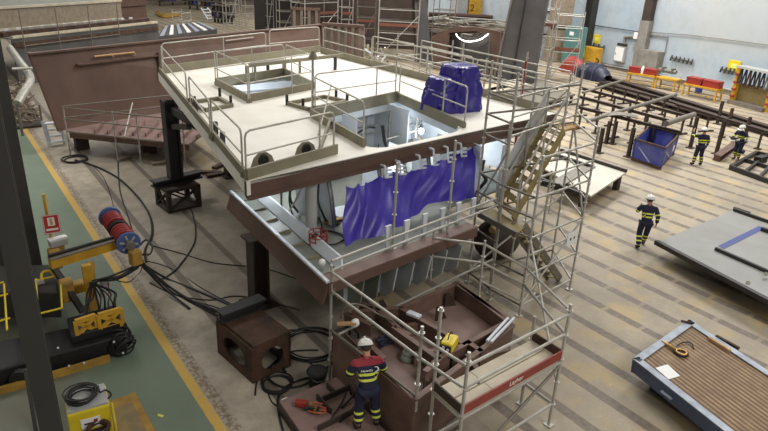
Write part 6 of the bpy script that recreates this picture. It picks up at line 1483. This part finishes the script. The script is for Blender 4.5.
    for s in 'lr':
        L = (j['an' + s] - j['kn' + s]).length; tb_ += [('hp' + s, 'kn' + s, [], 1), ('kn' + s, 'an' + s, [(L * .30, .024), (L * .62, .024)], 1)]
    skin_obj('trousers', vs, es, rd, CL[0], t, 3, 0, None, lambda P: (bands(tb_)(P)[0], -1.0))
    for s in 'lr':
        d_ = (j['to' + s] - j['an' + s]); vs = [j['an' + s] + V((0, 0, .04)), j['an' + s] - V((0, 0, .03)), j['an' + s] + d_ * .55 - V((0, 0, .02)), j['to' + s] + V((0, 0, .012))]; rd = [.06, .062, .055, .046]
        skin_obj('boot', vs, [(0, 1), (1, 2), (2, 3)], rd, M['boot'], t, 2)
        if gloves != 'skin':
            f = (j['wr' + s] - j['el' + s]).normalized()
            vs = [j['wr' + s] - f * .03, j['wr' + s] + f * .06, j['wr' + s] + f * .11, j['wr' + s] + f * .16]; skin_obj('glove', vs, [(0, 1), (1, 2), (2, 3)], [.045, .044, .042, .03], M[gloves], t, 2)
    # helmet, with peak
    hc = j['hed'] + hdir * .035; Rh = Matrix((sd, -(hdir.cross(sd)) if False else hdir.cross(sd), hdir)).transposed()
    b = MB().sphere((0, 0, 0), (.125, .15, .135), 18, 9, -.12); b.tube([(0, -.12, .075), (0, 0, .142), (0, .12, .075)], .022, 6); b.v = [tuple(hc + Rh @ V(v)) for v in b.v]
    he = b.build('helmet', M['helmet'], t, True, local=True)
    b = MB().grid(lambda u, v: V((math.sin((u - .5) * 2.2) * (.125 + .06 * v * (1 - abs(u - .5))), math.cos((u - .5) * 2.2) * (.145 + .075 * v), -.012 - .02 * v)), 12, 3, (0, 0, -.008))
    sg_ = 1 if (Rh @ V((0, 1, 0))).dot(fw) > 0 else -1
    b.v = [tuple(hc + Rh @ V((v[0], v[1] * sg_, v[2]))) for v in b.v]; b.build('peak', M['helmet'], he, True, local=True)
    b = MB().torus((0, 0, -.01), Z, .128, .01, 20, 5); b.v = [tuple(hc + Rh @ V((v[0], v[1] * 1.15, v[2]))) for v in b.v]; b.build('band', M['dark'], he, True, local=True)
    for s in (-1, 1):
        MB().sphere(j['hed'] + fw * .083 + sd * .033 * s + hdir * .005, .012, 8, 6).build('eye', M['black'], t, True, local=True)
    MB().bar(j['hed'] + fw * .092 - sd * .022 - hdir * .05, j['hed'] + fw * .092 + sd * .022 - hdir * .05, .01, .008).build('mouth', M['red'], t, local=True)
    b = MB().sphere((0, 0, 0), (.086, .1, .1), 14, 8, -.75); b.v = [tuple(j['hed'] - fw * .018 + hdir * .028 + V(v)) for v in b.v]; b.build('hair', M['darkbrown'], t, True, local=True)
    t.scale = (1.06, 1.03, .95)
    return t, j, jk
def rzto(dx, dy): return math.atan2(-dx, dy)      # local +y turned to (dx, dy)
# near worker, bending slightly over the section, seen from behind
nw = A(366.5, 427, .25)
t, j, jk = person('person in navy workwear with red shoulders and white helmet seen from behind', nw, rzto(.35, .94), dict(
    pel=(0, 0, .93), wai=(0, .03, 1.08), che=(0, .10, 1.29), nek=(0, .17, 1.45), hed=(.0, .26, 1.56), hpl=(-.1, 0, .89), hpr=(.1, 0, .89), knl=(-.13, .04, .48), knr=(.13, .04, .48), anl=(-.15, -.04, .1), anr=(.16, -.02, .1), tol=(-.18, .14, .04), tor=(.2, .15, .04),
    shl=(-.19, .12, 1.40), shr=(.19, .12, 1.40), ell=(-.29, .12, 1.13), elr=(.29, .14, 1.13), wrl=(-.2, .33, 1.03), wrr=(.2, .34, 1.03)), 1, 'glovedark', head=(0, -.3))
t.scale = (1.1, 1.05, .96)
# white emblem and lettering across the back
def backpt(x, z): return V((x, .10 - .137 + (z - 1.3) * .36, z))
Rb_ = Matrix((V((1, 0, 0)), V((0, .34, .94)).normalized(), V((0, -.94, .34)).normalized())).transposed()
b = MB()
cr = [(.045 * math.cos(a_), .045 * math.sin(a_)) for a_ in [math.radians(-120 + 20 * i) for i in range(13)]] + [(-.012 + .036 * math.cos(a_), .036 * math.sin(a_)) for a_ in [math.radians(110 - 20 * i) for i in range(12)]]
cc_ = backpt(.1, 1.32) + Rb_ @ V((0, 0, .026)); b.prism([cc_ + Rb_ @ V((x, y, 0)) for x, y in cr], Rb_ @ V((0, 0, .006))); b.build('back_emblem', M['paper'], jk, local=True)
text_mesh('Navantia', .052, 'back_lettering', M['paper'], jk, Rb_, backpt(-.05, 1.31) + Rb_ @ V((0, 0, .034)), .003)
# worker walking, middle right
person('person in navy workwear walking away beside large grey steel plate', A(640.5, 248), rzto(-.75, -.1) if False else rzto(.62, .6), dict(
    knl=(-.1, .1, .5), anl=(-.11, -.12, .12), tol=(-.13, .05, .04), knr=(.1, .12, .52), anr=(.11, .26, .1), tor=(.14, .42, .05), pel=(0, .02, .95), wai=(0, .04, 1.1), che=(0, .08, 1.32), nek=(0, .1, 1.48), hed=(0, .13, 1.63),
    shl=(-.19, .07, 1.43), shr=(.19, .06, 1.42), ell=(-.28, .12, 1.2), wrl=(-.2, .32, 1.3), elr=(.27, -.04, 1.15), wrr=(.29, .03, .9)), 0, 'skin')
person('person in navy workwear with arm raised beside leaning steel post', A(696.5, 165), rzto(.5, .86), dict(
    ell=(-.4, .1, 1.36), wrl=(-.34, .22, 1.56), elr=(.26, -.02, 1.16), wrr=(.3, .08, .92), knl=(-.13, .03, .5), anl=(-.17, 0, .1), tol=(-.2, .18, .04), anr=(.17, -.02, .1), tor=(.2, .16, .04)), 0, 'skin')
pw = A(735.5, 160)
t, j, jk = person('person in navy workwear facing left holding grinder with pale gloves', pw, rzto(-.95, .1), dict(
    che=(0, .06, 1.3), nek=(0, .09, 1.46), hed=(0, .14, 1.6), shl=(-.19, .05, 1.41), shr=(.19, .05, 1.41), ell=(-.27, .08, 1.13), wrl=(-.12, .36, 1.08), elr=(.28, .12, 1.14), wrr=(.14, .42, 1.1), knl=(-.12, .1, .5), anl=(-.12, .05, .1), tol=(-.14, .22, .04), anr=(.12, -.1, .1), tor=(.15, .08, .04)), 0, 'glove', head=(0, -.25))
Rw = Matrix.Rotation(rzto(-.95, .1), 3, 'Z'); gc = V(pw) + Rw @ V((.0, .56, 1.08))
t = thing('grinder', 'dark grinding machine held in hands of right worker', 'grinder', gc)
MB().tube([gc + Rw @ V((-.05, -.2, -.02)), gc + Rw @ V((.0, .02, .0)), gc + Rw @ V((.02, .16, .02))], [.04, .06, .07], 10).build('motor_body', M['dark'], t, True)
MB().disc(gc + Rw @ V((.02, .2, -.06)), Rw @ V((.0, .2, 1)), .13, .02, 18).build('disc', M['greybox'], t); MB().tube([gc + Rw @ V((.02, .14, .02)), gc + Rw @ V((.16, .14, .06))], .02, 8).build('side_handle', M['black'], t)
c = A(742, 153.5); tag(MB().sphere(c + Z * .1, (.12, .12, .1), 10, 6, -.8).build('black_cap', M['black'], None, True), 'small black round cap on floor right of right worker', 'cap')
